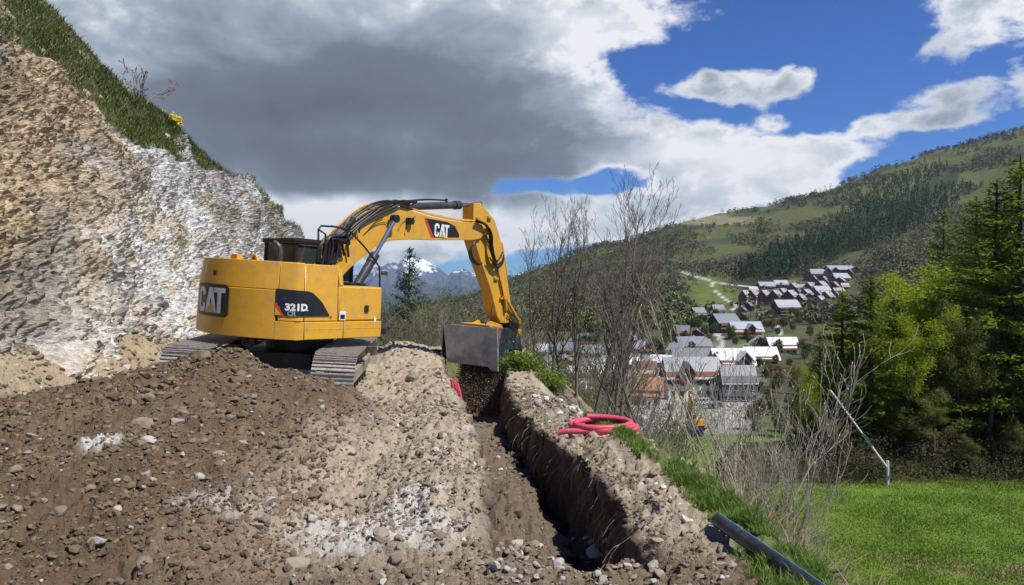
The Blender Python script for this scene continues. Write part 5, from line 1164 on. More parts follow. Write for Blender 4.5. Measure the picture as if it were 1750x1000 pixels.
def build_forest():
    con = [conifer_variant(400 + i, 10, 2.1, per=6, tuft=17, size=.13) for i in range(3)]; lar = [conifer_variant(410 + i, 10, 2.2, per=6, tuft=20, size=.105, sparse=.15, droop=.05, low=.10) for i in range(3)]
    dec = [decid_variant(420 + i, 8, 13000) for i in range(2)]; thin = [decid_variant(430 + i, 8, 2200, size=.09) for i in range(2)]
    print('forest tris', con[0][3], lar[0][3])
    kinds = dict(c=(con, L_DARK, 10), m=(con, L_MID, 10), l=(lar, L_MID, 10), y=(dec, L_YEL, 8), o=(dec, L_OLV, 8), t=(thin, L_OLV, 8))
    meshes = {}
    spec = [
        ('m', 1440, 489, 43, 1.6, 'pointed green conifer, left one of the front pair at the forest edge'), ('m', 1489, 464, 42, 1.7, 'tallest conifer of the front pair at the forest edge'), ('m', 1528, 505, 45, 1.6, 'green conifer tucked behind the dark front conifer'),
        ('l', 1402, 560, 45, 1.5, 'feathery young larch at the left end of the forest'), ('y', 1372, 618, 42, .8, 'small yellow green leafy tree at the left forest corner'), ('c', 1420, 600, 50, 1.1, 'dark low conifer behind the leftmost larch'),
        ('y', 1568, 452, 47, 1.7, 'bright yellow green leafy tree right of the tall front conifers'), ('y', 1602, 432, 50, 1.8, 'highest of the bright yellow green leafy trees'), ('y', 1545, 520, 41, 1.3, 'lower yellow green tree in front of the bright leafy ones'), ('y', 1640, 455, 52, 1.6, 'yellow green tree half hidden by brown branches'),
        ('l', 1612, 352, 62, 1.3, 'thin pale larch standing high behind the yellow green trees'), ('o', 1650, 500, 40, 1.0, 'olive budding tree with many thin branches in the middle of the forest'), ('t', 1600, 600, 41, .9, 'slender budding tree at the meadow edge in the middle'),
        ('l', 1702, 305, 43, 2.3, 'tall dark larch second from the right edge'), ('l', 1742, 262, 42, 2.3, 'tallest larch at the right edge of the picture'), ('l', 1795, 250, 44, 2.2, 'tall larch just outside the right edge'), ('l', 1668, 335, 50, 2.0, 'tall slim larch left of the two tallest ones'),
        ('t', 1690, 490, 41, 1.0, 'tree with a pale leaning trunk before the tall larches'), ('t', 1725, 560, 41, .9, 'budding tree at the right meadow edge'), ('t', 1760, 450, 40, 1.0, 'budding tree cut by the right edge of the photo')]
    g = np.random.default_rng(61)
    def tree(kd, px, top, Y, wf, lb, grp=None):
        vs, m, h0 = kinds[kd]; v = vs[int(g.integers(0, len(vs)))]; x = (px - 875) / F * Y; z = gz(x, Y); h = (480 - top) / F * Y - z; s = h / h0
        key = (kd, id(v[2]))
        if key not in meshes: c = v[2].copy(); c.materials.clear(); c.materials.append(m); meshes[key] = c
        w_ = wf * (s if s < 1.2 else 1.2 + (s - 1.2) * .55)
        r = empty('conifer' if kd in 'cml' else 'leafy_tree', (x, Y, z - .1), g.uniform(0, 6.28), label=lb, cat='tree', group=grp); r.scale = (w_, w_, s)
        if kd == 't': r.rotation_euler[1] = -.12 if px == 1690 else g.normal(0, .05)
        if not v[0].materials: v[0].materials.append(BARK if kd == 't' else BARKD)
        if not v[1].materials: v[1].materials.append(BARKD if kd != 't' else BARK)
        link('trunk', v[0], None, r); link('limbs', v[1], None, r, kind='stuff'); link('crown', meshes[key], None, r, kind='stuff')
    for a in spec: tree(*a)
    gr = 'trees filling the dark depth of the forest'
    for i in range(44):
        px = 1372 + (1960 - 1372) * (i + g.uniform(-.4, .4)) / 44; Y = g.uniform(48, 66); top = np.interp(px, [1370, 1420, 1480, 1560, 1640, 1700, 1800], [640, 600, 560, 545, 500, 430, 400]) + g.uniform(-20, 40)
        tree('clyomc'[i % 6], px, top, Y, 1.35, 'dark tree filling the depth of the forest behind the edge trees', gr)
    gr2 = 'low trees along the meadow edge'
    for i in range(40):
        px = 1352 + (1900 - 1352) * (i + g.uniform(-.4, .4)) / 40; tree('toloc'[i % 5], px, g.uniform(640, 775), g.uniform(37.2, 44), 1.9, 'low thin tree in the shade along the meadow edge', gr2)
    segc = []
    for i in range(900):
        y = g.uniform(36.6, 46); x = g.uniform(.385, .95) * y; z = gz(x, y); segc.append((x, y, z + abs(g.normal(0, .35))))
    V, Fc, cc = leafcloud(g, np.array(segc), 52000, np.array([.35, .35, .25]), .16); hue = np.clip(fbm(cc[:, 0] * .7, cc[:, 1] * .7, 3, 420)[:, None] * .5 + .5, 0, 1); cl_ = np.array([.05, .075, .02]) * hue + np.array([.085, .065, .035]) * (1 - hue)
    me = np_mesh('undergrowth', V, Fc, False, np.repeat(cl_ * g.uniform(.6, 1.3, (len(cc), 1)), 3, 0)); link('undergrowth', me, GRASS, kind='stuff', label='low undergrowth and leaf litter on the shaded bank under the forest', cat='undergrowth')
    # larch and thin trees beyond the machine
    x = (690 - 875) / F * 46; z = gz(x, 46); v = lar[1]; h = (480 - 417) / F * 46 - z; r = empty('larch_tree', (x, 46, z - .1), .4, label='lone green larch standing between the house of the machine and the bucket', cat='tree'); r.scale = (1.15 * h / 10, 1.15 * h / 10, h / 10); r.rotation_euler[1] = .03
    c = v[2].copy(); c.materials.clear(); c.materials.append(leafm('far_larch_needles', (.085, .115, .035))); link('trunk', v[0], None, r); link('limbs', v[1], None, r, kind='stuff'); link('crown', c, None, r)
    for px, Y, top, lb in ((768, 44, 470, 'bare tree behind the bucket, right of the lone larch'), (800, 50, 478, 'bare tree left of the stick, behind the bucket'), (735, 52, 492, 'bare tree between the larch and the bucket'), (655, 50, 500, 'dark bare tree at the right front corner of the machine')):
        v = thin[int(px) % 2]; x = (px - 875) / F * Y; z = gz(x, Y); h = (480 - top) / F * Y - z; r = empty('bare_tree', (x, Y, z - .1), px, label=lb, cat='tree'); r.scale = (h / 8 * .8, h / 8 * .8, h / 8)
        link('trunk', v[0], None, r); link('limbs', v[1], None, r, kind='stuff'); key = ('t', id(v[2])); link('crown', meshes.get(key, v[2]), None if key in meshes else L_OLV, r)
build_forest()
# ------------------------------------------------------------------ woods and scrub on the far hillside
def build_hill_woods():
    g = np.random.default_rng(71); FM = mat('far_foliage', (0, 0, 0), .9, use_col=True, spec=.1, var=.25, vscale=.4)
    def cloud(name, P_, H, Wd, cols, ntri, conif, label):
        n = len(P_); t = g.uniform(0, 1, (n, ntri)); a = g.uniform(0, 6.28, (n, ntri))
        if conif: rad = (1 - t) ** .9 * g.uniform(.5, 1, (n, ntri)); zz = t
        else: zz = .12 + .88 * t; rad = np.sqrt(np.maximum(0, 1 - (2 * t - 1) ** 2)) * g.uniform(.3, 1.05, (n, ntri))
        c = np.stack([np.cos(a) * rad * Wd[:, None], np.sin(a) * rad * Wd[:, None], zz * H[:, None]], -1) + P_[:, None, :]
        c = c.reshape(-1, 3); s = np.repeat(Wd * (.75 if conif else .62), ntri)[:, None]; m = len(c)
        A = g.normal(0, 1, (m, 3)); A /= np.linalg.norm(A, axis=1)[:, None]; B = g.normal(0, 1, (m, 3)); B -= A * (A * B).sum(1)[:, None]; B /= np.linalg.norm(B, axis=1)[:, None]
        if conif: A = A * np.array([.5, .5, 1.2])
        V = np.stack([c - A * s * .55, c + B * s * .5, c + A * s * .65], 1).reshape(-1, 3); cc = np.repeat(cols, ntri, 0) * g.uniform(.75, 1.25, (m, 1)); cc = np.repeat(cc, 3, 0)
        link(name, np_mesh(name, V, np.arange(3 * m).reshape(-1, 3), False, cc), FM, kind='stuff', label=label, cat='woodland')
    def sample(n, test, ymin=330, ymax=2150):
        k = g.integers(0, _hx.size, n * 8); px = _PX.ravel()[k]; py = _PY.ravel()[k]; yy = _hyy.ravel()[k]
        w = (yy > ymin) & (yy < ymax) & (px > 500) & (px < 1900); w &= test(px, py, _hx.ravel()[k], yy); k = k[w][:n]
        p = np.stack([_hx.ravel()[k], _hyy.ravel()[k], _hz.ravel()[k]], -1); p[:, 0] += g.normal(0, 1.5, len(k)) * p[:, 1] / 400; p[:, 1] += g.normal(0, .008, len(k)) * p[:, 1]; return p, px[w][:n], py[w][:n]
    from_poly = [(1250, 478), (1300, 445), (1400, 400), (1480, 345), (1560, 295), (1612, 282), (1612, 296), (1560, 325), (1600, 330), (1640, 312), (1660, 330), (1560, 400), (1480, 428), (1420, 445), (1330, 480), (1260, 482)]
    def inpoly(px, py, poly):
        r = np.zeros(px.shape, bool); j = len(poly) - 1
        for i in range(len(poly)):
            xi, yi = poly[i]; xj, yj = poly[j]; cnd = ((yi > py) != (yj > py)) & (px < (xj - xi) * (py - yi) / (yj - yi + 1e-9) + xi); r ^= cnd; j = i
        return r
    p, px, py = sample(19000, lambda a, b, x, y: inpoly(a, b, from_poly) & (y > 700) & (fbm(x / 60, y / 90, 3, 301) > -.55))
    H = g.uniform(15, 25, len(p)); far = sstep(1200, 2000, p[:, 1]); H *= 1 + .2 * far; cols = gcol(g, len(p), (.018, .042, .012), (.050, .100, .022)); red = (g.uniform(0, 1, len(p)) < .10)[:, None]; cols = np.where(red, np.array([.06, .05, .025]), cols)
    cloud('conifer_wood', p - np.array([0, 0, 1]), H, H * .25, cols, 26, True, 'dark green conifer wood running diagonally up the far hillside')
    hood = [(1165, 470), (1222, 482), (1255, 520), (1235, 540), (1190, 520), (1150, 520)]
    def scrubtest(a, b, x, y):
        road = poly_dist(a, b, [(1165, 465), (1215, 480), (1222, 497), (1240, 512), (1262, 524), (1250, 530)]) < 4.5
        clear = inpoly(a, b, hood) & (g.uniform(0, 1, a.shape) < .85); clear2 = (np.abs(b - 376) < 9) & (np.abs(a - 1200) < 90); vil = (y > 440) & (y < 1000) & (a > 1178) & (a < 1480) & (b > 440) & ~((a > 1378) & (b > 524))
        return ~road & ~clear & ~clear2 & ~(vil & (g.uniform(0, 1, a.shape) < .975)) & ~inpoly(a, b, from_poly) & (fbm(x / 70, y / 110, 4, 302) > -.06 - .25 * (y < 1300))
    p, px, py = sample(27000, scrubtest, 480)
    t = fbm(p[:, 0] / 60, p[:, 1] / 100, 3, 303); n = len(p); H = g.uniform(4, 10, n) * (1 + .3 * sstep(1000, 1800, p[:, 1])); a = np.array([.145, .122, .092]); b = np.array([.16, .175, .055]); c = np.array([.045, .065, .022]); 
    q = sstep(-.25, .25, t + g.normal(0, .22, n))[:, None]; cols = a * (1 - q) + b * q; up = (g.uniform(0, 1, n) < .15 + .5 * sstep(1300, 1900, p[:, 1]))[:, None]; cols = np.where(up, c, cols) * g.uniform(.7, 1.2, (n, 1)); yl = (g.uniform(0, 1, n) < .03)[:, None]; cols = np.where(yl, np.array([.22, .19, .05]), cols)
    cloud('hillside_scrub', p - np.array([0, 0, .6]), H, H * .55, cols, 22, False, 'brown and green scrub covering the far hillside')
    # ridge line trees
    p, px, py = sample(2600, lambda a, b, x, y: (g.uniform(0, 1, a.shape) < .9) & (a < 1600) & (fbm(x / 120, x * 0, 2, 304) > -.25), 1950, 2130)
    H = g.uniform(9, 17, len(p)); cloud('ridge_trees', p - np.array([0, 0, 1]), H, H * .35, gcol(g, len(p), (.03, .04, .02), (.06, .07, .03)), 16, False, 'dark line of trees along the ridge')
    # trees between the village houses: individuals
    
    base = [bare_variant(380 + i, 7, .09, maxl=2, kids=(12, 5), spread=(.4, .8), up=.3, rmin=.03, nseg=6) for i in range(2)]
    crowns = []
    for i, cl in enumerate(((.10, .14, .035), (.17, .12, .05), (.07, .10, .03))):
        c = g.normal(0, 1, (60, 3)); c /= np.linalg.norm(c, axis=1)[:, None]; c = c * np.array([1.9, 1.9, 2.3]) * g.uniform(.5, 1, (60, 1)) + np.array([0, 0, 4.4]); V, Fc, _ = leafcloud(g, c, 900, .35, .62); me = np_mesh('crown', V, Fc); me.materials.append(leafm('village_leaves_' + 'abc'[i], cl)); crowns.append(me)
    pts = [(1185, 560), (1205, 575), (1222, 560), (1212, 590), (1250, 548), (1240, 560), (1258, 590), (1272, 545), (1300, 545), (1310, 560), (1322, 545), (1292, 592), (1275, 605), (1150, 545), (1165, 535), (1178, 548), (1140, 575), (1135, 600), (1150, 590), (1340, 560), (1355, 560), (1120, 560), (1100, 580), (1080, 560), (1060, 575), (1035, 560), (1010, 570), (985, 580), (960, 565), (1120, 600), (1245, 540), (1205, 550), (1380, 535), (1395, 545), (1365, 545), (1330, 570), (1100, 555), (1070, 590), (940, 560), (1020, 590), (1385, 575), (1370, 600), (1350, 625), (1330, 640), (1360, 650)] + [(g.uniform(1135, 1370), g.uniform(520, 600)) for _ in range(45)] + [(g.uniform(1285, 1380), g.uniform(600, 760)) for _ in range(30)]
    for i, (px, py) in enumerate(pts):
        q = on_hill(px, py + 6); s = g.uniform(.7, 1.2) * (1 if q.y > 300 else .7); bv = base[i % 2]
        r = empty('village_tree', q, g.uniform(0, 6), label='small spring tree standing among the village houses', cat='tree', group='small trees among the village houses'); r.scale = (s, s, s)
        if not bv[0][0].materials: bv[0][0].materials.append(BARKD); bv[1].materials.append(TWIG)
        link('trunk', bv[0][0], None, r); link('crown', crowns[int(g.choice([0, 0, 1, 2]))], None, r)
build_hill_woods()
# ------------------------------------------------------------------ the village
WOOD = mat('red_brown_wood', (.20, .06, .035), .8, var=.3, vscale=.8, obj_var=.15); WOODD = mat('dark_wood', (.055, .045, .04), .85, var=.3, vscale=.8, obj_var=.15); PLAS = mat('cream_plaster', (.80, .70, .50), .85, var=.12, vscale=.6, obj_var=.08); STONEW = mat('beige_stone_wall', (.48, .40, .29), .9, var=.2, vscale=.8, obj_var=.1)
GREYW = mat('grey_cladding', (.13, .14, .15), .8, var=.15, vscale=.5); WHITEW = mat('white_render', (.62, .60, .56), .8, var=.08)
def roofm(name, c, r_=.5, met=0.0): return mat(name, c, r_, metal=met, var=.10, vscale=.5, obj_var=.10, dirt=(c[0] * .7, c[1] * .7, c[2] * .7), dscale=.8)
R_GR = roofm('grey_metal_roof', (.20, .215, .235), .45); R_LT = roofm('light_metal_roof', (.36, .38, .41), .40); R_WH = roofm('white_metal_roof', (.62, .64, .67), .45); R_DK = roofm('dark_slate_roof', (.15, .16, .175), .5); R_OR = roofm('orange_roof', (.36, .19, .11), .7); R_RD = roofm('reddish_roof', (.20, .11, .09), .7)
WIN = mat('window_pane', (.03, .035, .045), .15, spec=.7); WFR = mat('window_frame', (.22, .12, .07), .7); BALC = mat('balcony_wood', (.26, .12, .06), .8)
_box = {}
def unit_box():
    if 'b' not in _box: m = MB(); m.box(-.5, .5, -.5, .5, -.5, .5); _box['b'] = m.mesh('window')
    return _box['b']
def box_obj(name, m, parent, c, s, key=None):
    k = (name, m.name)
    if k not in _box: me = unit_box().copy(); me.materials.clear(); me.materials.append(m); _box[k] = me
    o = link(name, _box[k], None, parent); o.location = c; o.scale = s; return o
def house(px, py, wpx, wall, roofh, ridge='x', yaw=0.0, low=STONEW, up=WOOD, roof=R_GR, depth=1.0, label='', group=None, split=.5, floors=2, nwin=3, over=.09, dormer=None, balc=True, base=None):
    q = on_hill(px, py) if base is None else base; s = q.y / F; w = wpx * s; hw = wall * s; hr = roofh * s; d = w * depth; yaw = R(yaw)
    r = empty('chalet' if up in (WOOD, WOODD) else 'house', q - Vector((0, 0, .3)), yaw, label=label, cat='house', group=group)
    z1 = hw * split + .3; zt = hw + .3
    mb = MB(); mb.box(-w / 2, w / 2, 0, d, -2, z1); mb.build('wall', low, r)
    mb = MB(); e = .02 * w
    if ridge == 'x': mb.prism([(-e, z1), (d + e, z1), (d + e, zt), (d / 2, zt + hr * .97), (-e, zt)], -w / 2 - e, w / 2 + e, 'x')
    else: mb.prism([(-w / 2 - e, z1), (w / 2 + e, z1), (w / 2 + e, zt), (0, zt + hr * .97), (-w / 2 - e, zt)], -e, d + e, 'y')
    mb.build('upper_wall', up, r)
    ov = over * w; th = max(.12, .015 * w)
    mb = MB()
    if ridge == 'x':
        sl = hr / (d / 2); mb.prism([(-ov, zt - ov * sl), (d / 2, zt + hr), (d + ov, zt - ov * sl), (d + ov, zt - ov * sl + th), (d / 2, zt + hr + th), (-ov, zt - ov * sl + th)], -w / 2 - ov, w / 2 + ov, 'x')
    else:
        sl = hr / (w / 2); mb.prism([(-w / 2 - ov, zt - ov * sl), (0, zt + hr), (w / 2 + ov, zt - ov * sl), (w / 2 + ov, zt - ov * sl + th), (0, zt + hr + th), (-w / 2 - ov, zt - ov * sl + th)], -ov, d + ov, 'y')
    ro = mb.build('roof', roof, r)
    rnd = random.Random(int(px * 7 + py)); cx = rnd.uniform(-.3, .3) * w; cy = d * rnd.uniform(.55, .8); box_obj('chimney', STONEW, ro, (cx if ridge == 'x' else w * .2, cy, zt + hr * .75 + .4), (.7, .7, 1.8))
    fh = hw / floors
    for f in range(floors):
        zc = .3 + fh * (f + .5)
        for i in range(nwin):
            xx = -w / 2 + w * (i + .5) / nwin; ww = min(1.4, w / nwin * .42); wh = min(1.7, fh * .58); m_ = -.02 * w if zc > z1 else 0
            o = box_obj('window', WIN, r, (xx, m_ - .03, zc), (ww, .12, wh))
            if q.y < 300: box_obj('window_sill', WHITEW, r, (xx, m_ - .08, zc - wh / 2 - .08), (ww * 1.2, .2, .10))
        if f > 0 and balc: box_obj('balcony', BALC, r, (0, -.55 - .02 * w, .3 + fh * f + .35), (w * .96, 1.0, .9))
    if ridge == 'y' and hr > 2.5: box_obj('gable_window', WIN, r, (0, -.02 * w - .03, zt + hr * .3), (1.3, .12, 1.2))
    # side windows
    for i in range(2): box_obj('side_window', WIN, r, (w / 2 + e, d * (.3 + .4 * i), .3 + fh * (floors - .5)), (.12, 1.2, min(1.4, fh * .5)))
    if dormer:
        dx, dw, dh = dormer; dw *= s; dh *= s; dx = dx * s; mb = MB(); z0 = zt - .3; mb.prism([(dx - dw / 2, z0 - 1), (dx + dw / 2, z0 - 1), (dx + dw / 2, z0 + dh * .35), (dx, z0 + dh), (dx - dw / 2, z0 + dh * .35)], -ov - .2, d * .45, 'y'); mb.build('dormer_wall', WOODD if up is WOODD else WOOD, r)
        o2 = .6; mb = MB(); sl = dh * .65 / (dw / 2); zz = z0 + dh * .35; mb.prism([(dx - dw / 2 - o2, zz - o2 * sl), (dx, z0 + dh), (dx + dw / 2 + o2, zz - o2 * sl), (dx + dw / 2 + o2, zz - o2 * sl + .3), (dx, z0 + dh + .3), (dx - dw / 2 - o2, zz - o2 * sl + .3)], -ov - 1.2, d * .45, 'y'); mb.build('dormer_roof', roof, ro)
        box_obj('dormer_window', WIN, r, (dx, -ov - .25, z0 + dh * .1), (dw * .35, .12, dh * .28))
    return r
def build_village():
    G1 = 'gabled chalets stepping up the hillside'
    # terraced gable row
    for i, (px, w) in enumerate(((1269, 14), (1284, 16), (1302, 17), (1321, 18), (1346, 20))):
        house(px, 521, w, 15, 10, 'y', -36, STONEW, WOOD, R_LT, 1.7, ['leftmost gabled chalet of the row of five on the hillside', 'second gabled chalet from the left in the row of five', 'middle gabled chalet in the row of five', 'fourth gabled chalet of the row of five, tallest roof', 'right gabled chalet of the row of five'][i], None, .5, 3, 2)
    rows = [
        (1289, 500, 14, 5, 5, 'x', 10, R_LT, 'small chalet roof at the left behind the row of five'), (1312, 494, 24, 6, 6, 'x', 5, R_LT, 'long chalet directly behind the row of five, left'), (1336, 492, 20, 7, 6, 'x', 0, R_LT, 'long chalet behind the row of five, right end, highest of that row'),
        (1369, 498, 14, 7, 5, 'x', -10, R_LT, 'chalet behind the right gable of the row of five'), (1389, 506, 15, 8, 7, 'y', -25, R_LT, 'chalet with pale roof left of the long grey roofed one'), (1409, 506, 26, 9, 8, 'x', 14, R_LT, 'long pale grey roofed chalet at the right of the main cluster'), (1436, 505, 17, 7, 6, 'x', 10, R_GR, 'grey roofed chalet near the conifer tips, lower one'), (1446, 494, 13, 5, 5, 'x', 10, R_GR, 'small grey roofed chalet near the conifer tips, upper one'),
        (1383, 517, 18, 9, 7, 'y', -18, R_LT, 'beige and red chalet right of the row of five'), (1435, 517, 11, 5, 5, 'y', -20, R_GR, 'tiny chalet low beside the conifers'),
        (1349, 543, 36, 20, 10, 'x', 8, R_LT, 'tall red brown chalet below the row of five')]
    for px, py, w, hw, hr, rd, yw, rf, lb in rows: house(px, py, w, hw, hr, rd, yw, STONEW if py > 500 else WOOD, WOOD, rf, .7 if rd == 'x' else 1.2, lb, None, .3, 4 if hw > 15 else 2, 4 if w > 22 else 2)
    gg = random.Random(4)
    for px, py in ((1334, 509), (1360, 509), (1374, 511), (1397, 513), (1410, 517), (1424, 512), (1352, 500), (1380, 499), (1399, 499), (1424, 500), (1365, 520), (1398, 523)):
        house(px, py, gg.uniform(12, 17), gg.uniform(8, 11), gg.uniform(7, 9), 'y', -38 + gg.uniform(-8, 8), STONEW, WOOD, R_LT, 1.5, 'red brown gabled chalet packed in the main hillside cluster', 'gabled chalets packed in the main hillside cluster', .4, 2, 2)
    for px, py in ((1390, 487), (1406, 488), (1424, 486), (1450, 475), (1434, 487)):
        house(px, py, gg.uniform(11, 15), gg.uniform(7, 10), gg.uniform(6, 8), 'y', -30 + gg.uniform(-8, 8), WOOD, WOOD, R_LT, 1.3, 'dark red gabled chalet in the front of the highest group', 'small gabled chalets of the highest group', .4, 2, 2)
    top = [(1380, 481, 13, 13, 6, 'y', -20, 'leftmost red chalet of the highest group'), (1398, 481, 20, 14, 7, 'x', -8, 'second red chalet of the highest group'), (1415, 479, 12, 14, 8, 'y', -15, 'narrow tall red chalet in the highest group'), (1428, 475, 18, 10, 8, 'y', -12, 'gabled red chalet in the middle of the highest group'), (1441, 481, 24, 7, 7, 'x', 10, 'low front chalet of the highest group'), (1440, 466, 38, 6, 6, 'x', 0, 'long pale roof at the top of the highest group'), (1462, 466, 15, 5, 6, 'y', -10, 'rightmost chalet of the highest group')]
    for px, py, w, hw, hr, rd, yw, lb in top: house(px, py, w, hw, hr, rd, yw, WOOD, WOOD, R_LT, .8, lb, None, .4, 3 if hw > 9 else 2, 3 if w > 17 else 2)
    dark = [(1199, 546, 22, 10, 10, 'x', 25, R_GR, 'leftmost black chalet beside the hillside path'), (1217, 541, 13, 8, 9, 'y', -25, R_GR, 'narrow black chalet, middle of the three by the path'), (1231, 539, 19, 10, 8, 'x', 18, R_GR, 'black chalet with square roof, right of the three by the path'), (1278, 531, 15, 7, 7, 'y', -35, R_GR, 'upper black chalet left of the tunnel mouth'), (1266, 537, 14, 7, 7, 'y', -35, R_GR, 'lower black chalet left of the tunnel mouth'), (1268, 547, 16, 6, 6, 'y', -35, R_GR, 'small black chalet above the balcony chalet'), (1247, 568, 38, 18, 13, 'x', 16, R_GR, 'large black chalet with grey roof above the village street')]
    for px, py, w, hw, hr, rd, yw, rf, lb in dark: house(px, py, w, hw, hr, rd, yw, WOODD, WOODD, rf, .9, lb, None, .4, 3 if hw > 12 else 2, 3)
    house(1279, 580, 48, 16, 13, 'x', 5, WOOD, WOOD, R_LT, .6, 'red brown balcony chalet with two small gables on its roof', None, .3, 3, 5, dormer=(4, 14, 11))
    house(1300, 602, 30, 16, 11, 'y', -15, PLAS, PLAS, R_LT, 1.2, 'cream chalet with pale gable and arched upper window', None, .5, 3, 3)
    house(1342, 604, 46, 12, 14, 'x', 4, WHITEW, WOOD, R_WH, .6, 'white roofed house right of the cream gabled chalet', None, .6, 2, 4)
    house(1190, 599, 50, 9, 13, 'x', 6, PLAS, WOOD, R_GR, .7, 'low grey roofed house above the big hotel', None, .5, 2, 5); house(1163, 576, 26, 9, 10, 'x', -20, WOODD, WOOD, R_GR, .8, 'brown chalet left of the village street, upper', None, .5, 2, 3); house(1190, 581, 24, 9, 9, 'y', -20, WOODD, WOOD, R_GR, .9, 'brown gabled chalet left of the village street, lower', None, .5, 2, 2)
    house(1258, 632, 62, 12, 22, 'x', 3, WOOD, WOOD, R_WH, .7, 'long shining white roofed building behind the hotel', None, .4, 2, 6, dormer=(15, 24, 20)); house(1305, 622, 50, 10, 17, 'x', 0, WOOD, WOOD, R_WH, .7, 'white roofed building right of the long shining roof', None, .4, 2, 5)
    house(1222, 632, 28, 10, 18, 'y', -12, WOOD, WOOD, R_GR, .9, 'red gabled house between the hotel roof and the white roof', None, .4, 2, 2)
    house(1190, 628, 64, 10, 20, 'x', 4, STONEW, WOOD, R_DK, .8, 'second dark roof rising behind the hotel', None, .4, 2, 5)
    house(1188, 684, 90, 40, 30, 'x', 3, PLAS, WOOD, R_GR, .55, 'big cream hotel with grey roof, wood upper floor and roof gable', None, .68, 2, 6, .05, dormer=(-14, 24, 26), balc=False)
    house(1266, 688, 58, 34, 27, 'x', 2, GREYW, GREYW, R_GR, .55, 'grey clad building with a plain grey roof right of the hotel', None, .3, 2, 4, .04, balc=False)
    house(1095, 692, 66, 20, 24, 'x', -14, STONEW, WOODD, R_OR, .7, 'house with faded orange roof behind the bare trees', None, .5, 2, 4, .10)
    house(1102, 655, 36, 16, 20, 'x', -10, STONEW, STONEW, R_RD, .7, 'house with dull red roof above the orange roof', None, .5, 2, 3)
    house(1045, 660, 40, 14, 22, 'x', 20, WHITEW, WOOD, R_WH, .7, 'white roofed house left of the dull red roof', None, .5, 2, 3)
    g = random.Random(9)
    names = [(1130, 622, 'x', R_WH), (1075, 625, 'x', R_WH), (1020, 628, 'x', R_LT), (990, 640, 'x', R_WH), (965, 625, 'y', R_LT), (935, 640, 'x', R_WH), (905, 628, 'x', R_LT), (1010, 605, 'x', R_GR), (1050, 600, 'y', R_WH), (960, 600, 'x', R_GR), (920, 602, 'x', R_WH), (1110, 598, 'y', R_LT), (1145, 600, 'x', R_GR), (890, 590, 'x', R_GR), (1000, 585, 'y', R_GR), (1075, 582, 'x', R_GR), (700, 560, 'x', R_GR), (740, 566, 'x', R_GR), (930, 670, 'x', R_GR), (985, 668, 'x', R_WH)]
    for px, py, rd, rf in names: house(px, py + 6, g.uniform(24, 44), 9, g.uniform(9, 14), rd, g.uniform(-25, 25), STONEW, WOODD, rf, .8, 'pale roofed village house seen through the bare trees', 'village houses seen through the bare trees', .5, 2, 3)
    # tunnel mouth and retaining wall
    q = on_hill(1298, 540); r = empty('tunnel_mouth', q, R(-10), label='round dark tunnel mouth in a stone wall below the chalets', cat='tunnel'); s = q.y / F
    mb = MB(); mb.box(-9 * s, 9 * s, 0, 2, -1, 7 * s); mb.build('stone_front', STONEW, r); mb = MB(); pr_ = [(6 * s * math.cos(math.pi * i / 14), 5.5 * s * math.sin(math.pi * i / 14)) for i in range(15)]; mb.prism(pr_, -.3, .5, 'y'); mb.build('opening', mat('tunnel_dark', (.004, .004, .004), 1), r)
    # yard: retaining wall lines, small white blocks
    q = on_hill(1150, 712); 
    for i, (px, py, w, h, c, lb) in enumerate(((1112, 700, 12, 16, WHITEW, 'white site cabin with dark door at the left of the yard'), (1148, 702, 18, 9, PLAS, 'pale low block in the yard behind the small excavator'), (1225, 700, 22, 11, GREYW, 'green grey container beside the parked van'), (1090, 730, 22, 14, GREYW, 'grey container left of the yard, behind the hose coil'))):
        q = on_hill(px, py); s = q.y / F; r = empty('site_cabin' if i < 2 else 'container', q, R(g.uniform(-15, 15)), label=lb, cat='cabin' if i < 2 else 'container')
        mb = MB(); mb.box(-w * s / 2, w * s / 2, 0, w * s * .6, 0, h * s); mb.build('shell', c if px != 1225 else mat('green_sheet', (.035, .10, .06), .6), r, bevel=.05); box_obj('door', WIN, r, (-w * s * .2, -.05, h * s * .42), (w * s * .22, .1, h * s * .8)); mb = MB(); mb.box(-w * s / 2 - .1, w * s / 2 + .1, -.1, w * s * .6 + .1, h * s, h * s + .15); mb.build('lid', R_GR, r)
        for k in range(5): box_obj('panel_rib', c if px != 1225 else GREYW, r, (w * s * (.02 + .1 * k), -.04, h * s * .5), (.12, .1, h * s * .9))
    # heaps of rubble in the yard
    gg = np.random.default_rng(77); pos, sz = [], []
    for px, py, w, n in ((1100, 715, 40, 260), (1140, 722, 50, 240), (1230, 712, 40, 200), (1250, 700, 30, 120), (1090, 742, 50, 120)):
        for _ in range(n): q = on_hill(px + gg.normal(0, w * .4), py + gg.normal(0, 3)); pos.append((q.x, q.y, q.z)); sz.append(.25 * 4 ** gg.uniform(0, 1))
    scatter_rocks('yard_rubble', np.array(pos), np.array(sz), gcol(gg, len(pos), (.26, .25, .23), (.48, .46, .42)), STONE_M, 15, kind='stuff', label='grey rubble spread over the construction yard in the valley', cat='rubble')
    for px, py, dx, n, nm, lb, m in ((1170, 742, 2.3, 18, 'blue', 'blue open dump skip in front of the small excavator', mat('blue_skip', (.02, .035, .12), .5)),):
        q = on_hill(px + 14, py + 5); s = q.y / F; w = 40 * s; h = 13 * s; r = empty('skip', q, R(-4), label=lb, cat='skip')
        mb = MB(); t = .12
        for a in ((-w / 2, w / 2, 0, t, 0, h), (-w / 2, w / 2, w * .35 - t, w * .35, 0, h), (-w / 2, -w / 2 + t, t, w * .35 - t, 0, h), (w / 2 - t, w / 2, t, w * .35 - t, 0, h), (-w / 2, w / 2, 0, w * .35, -.1, 0)): mb.box(*a)
        mb.build('tub', m, r)
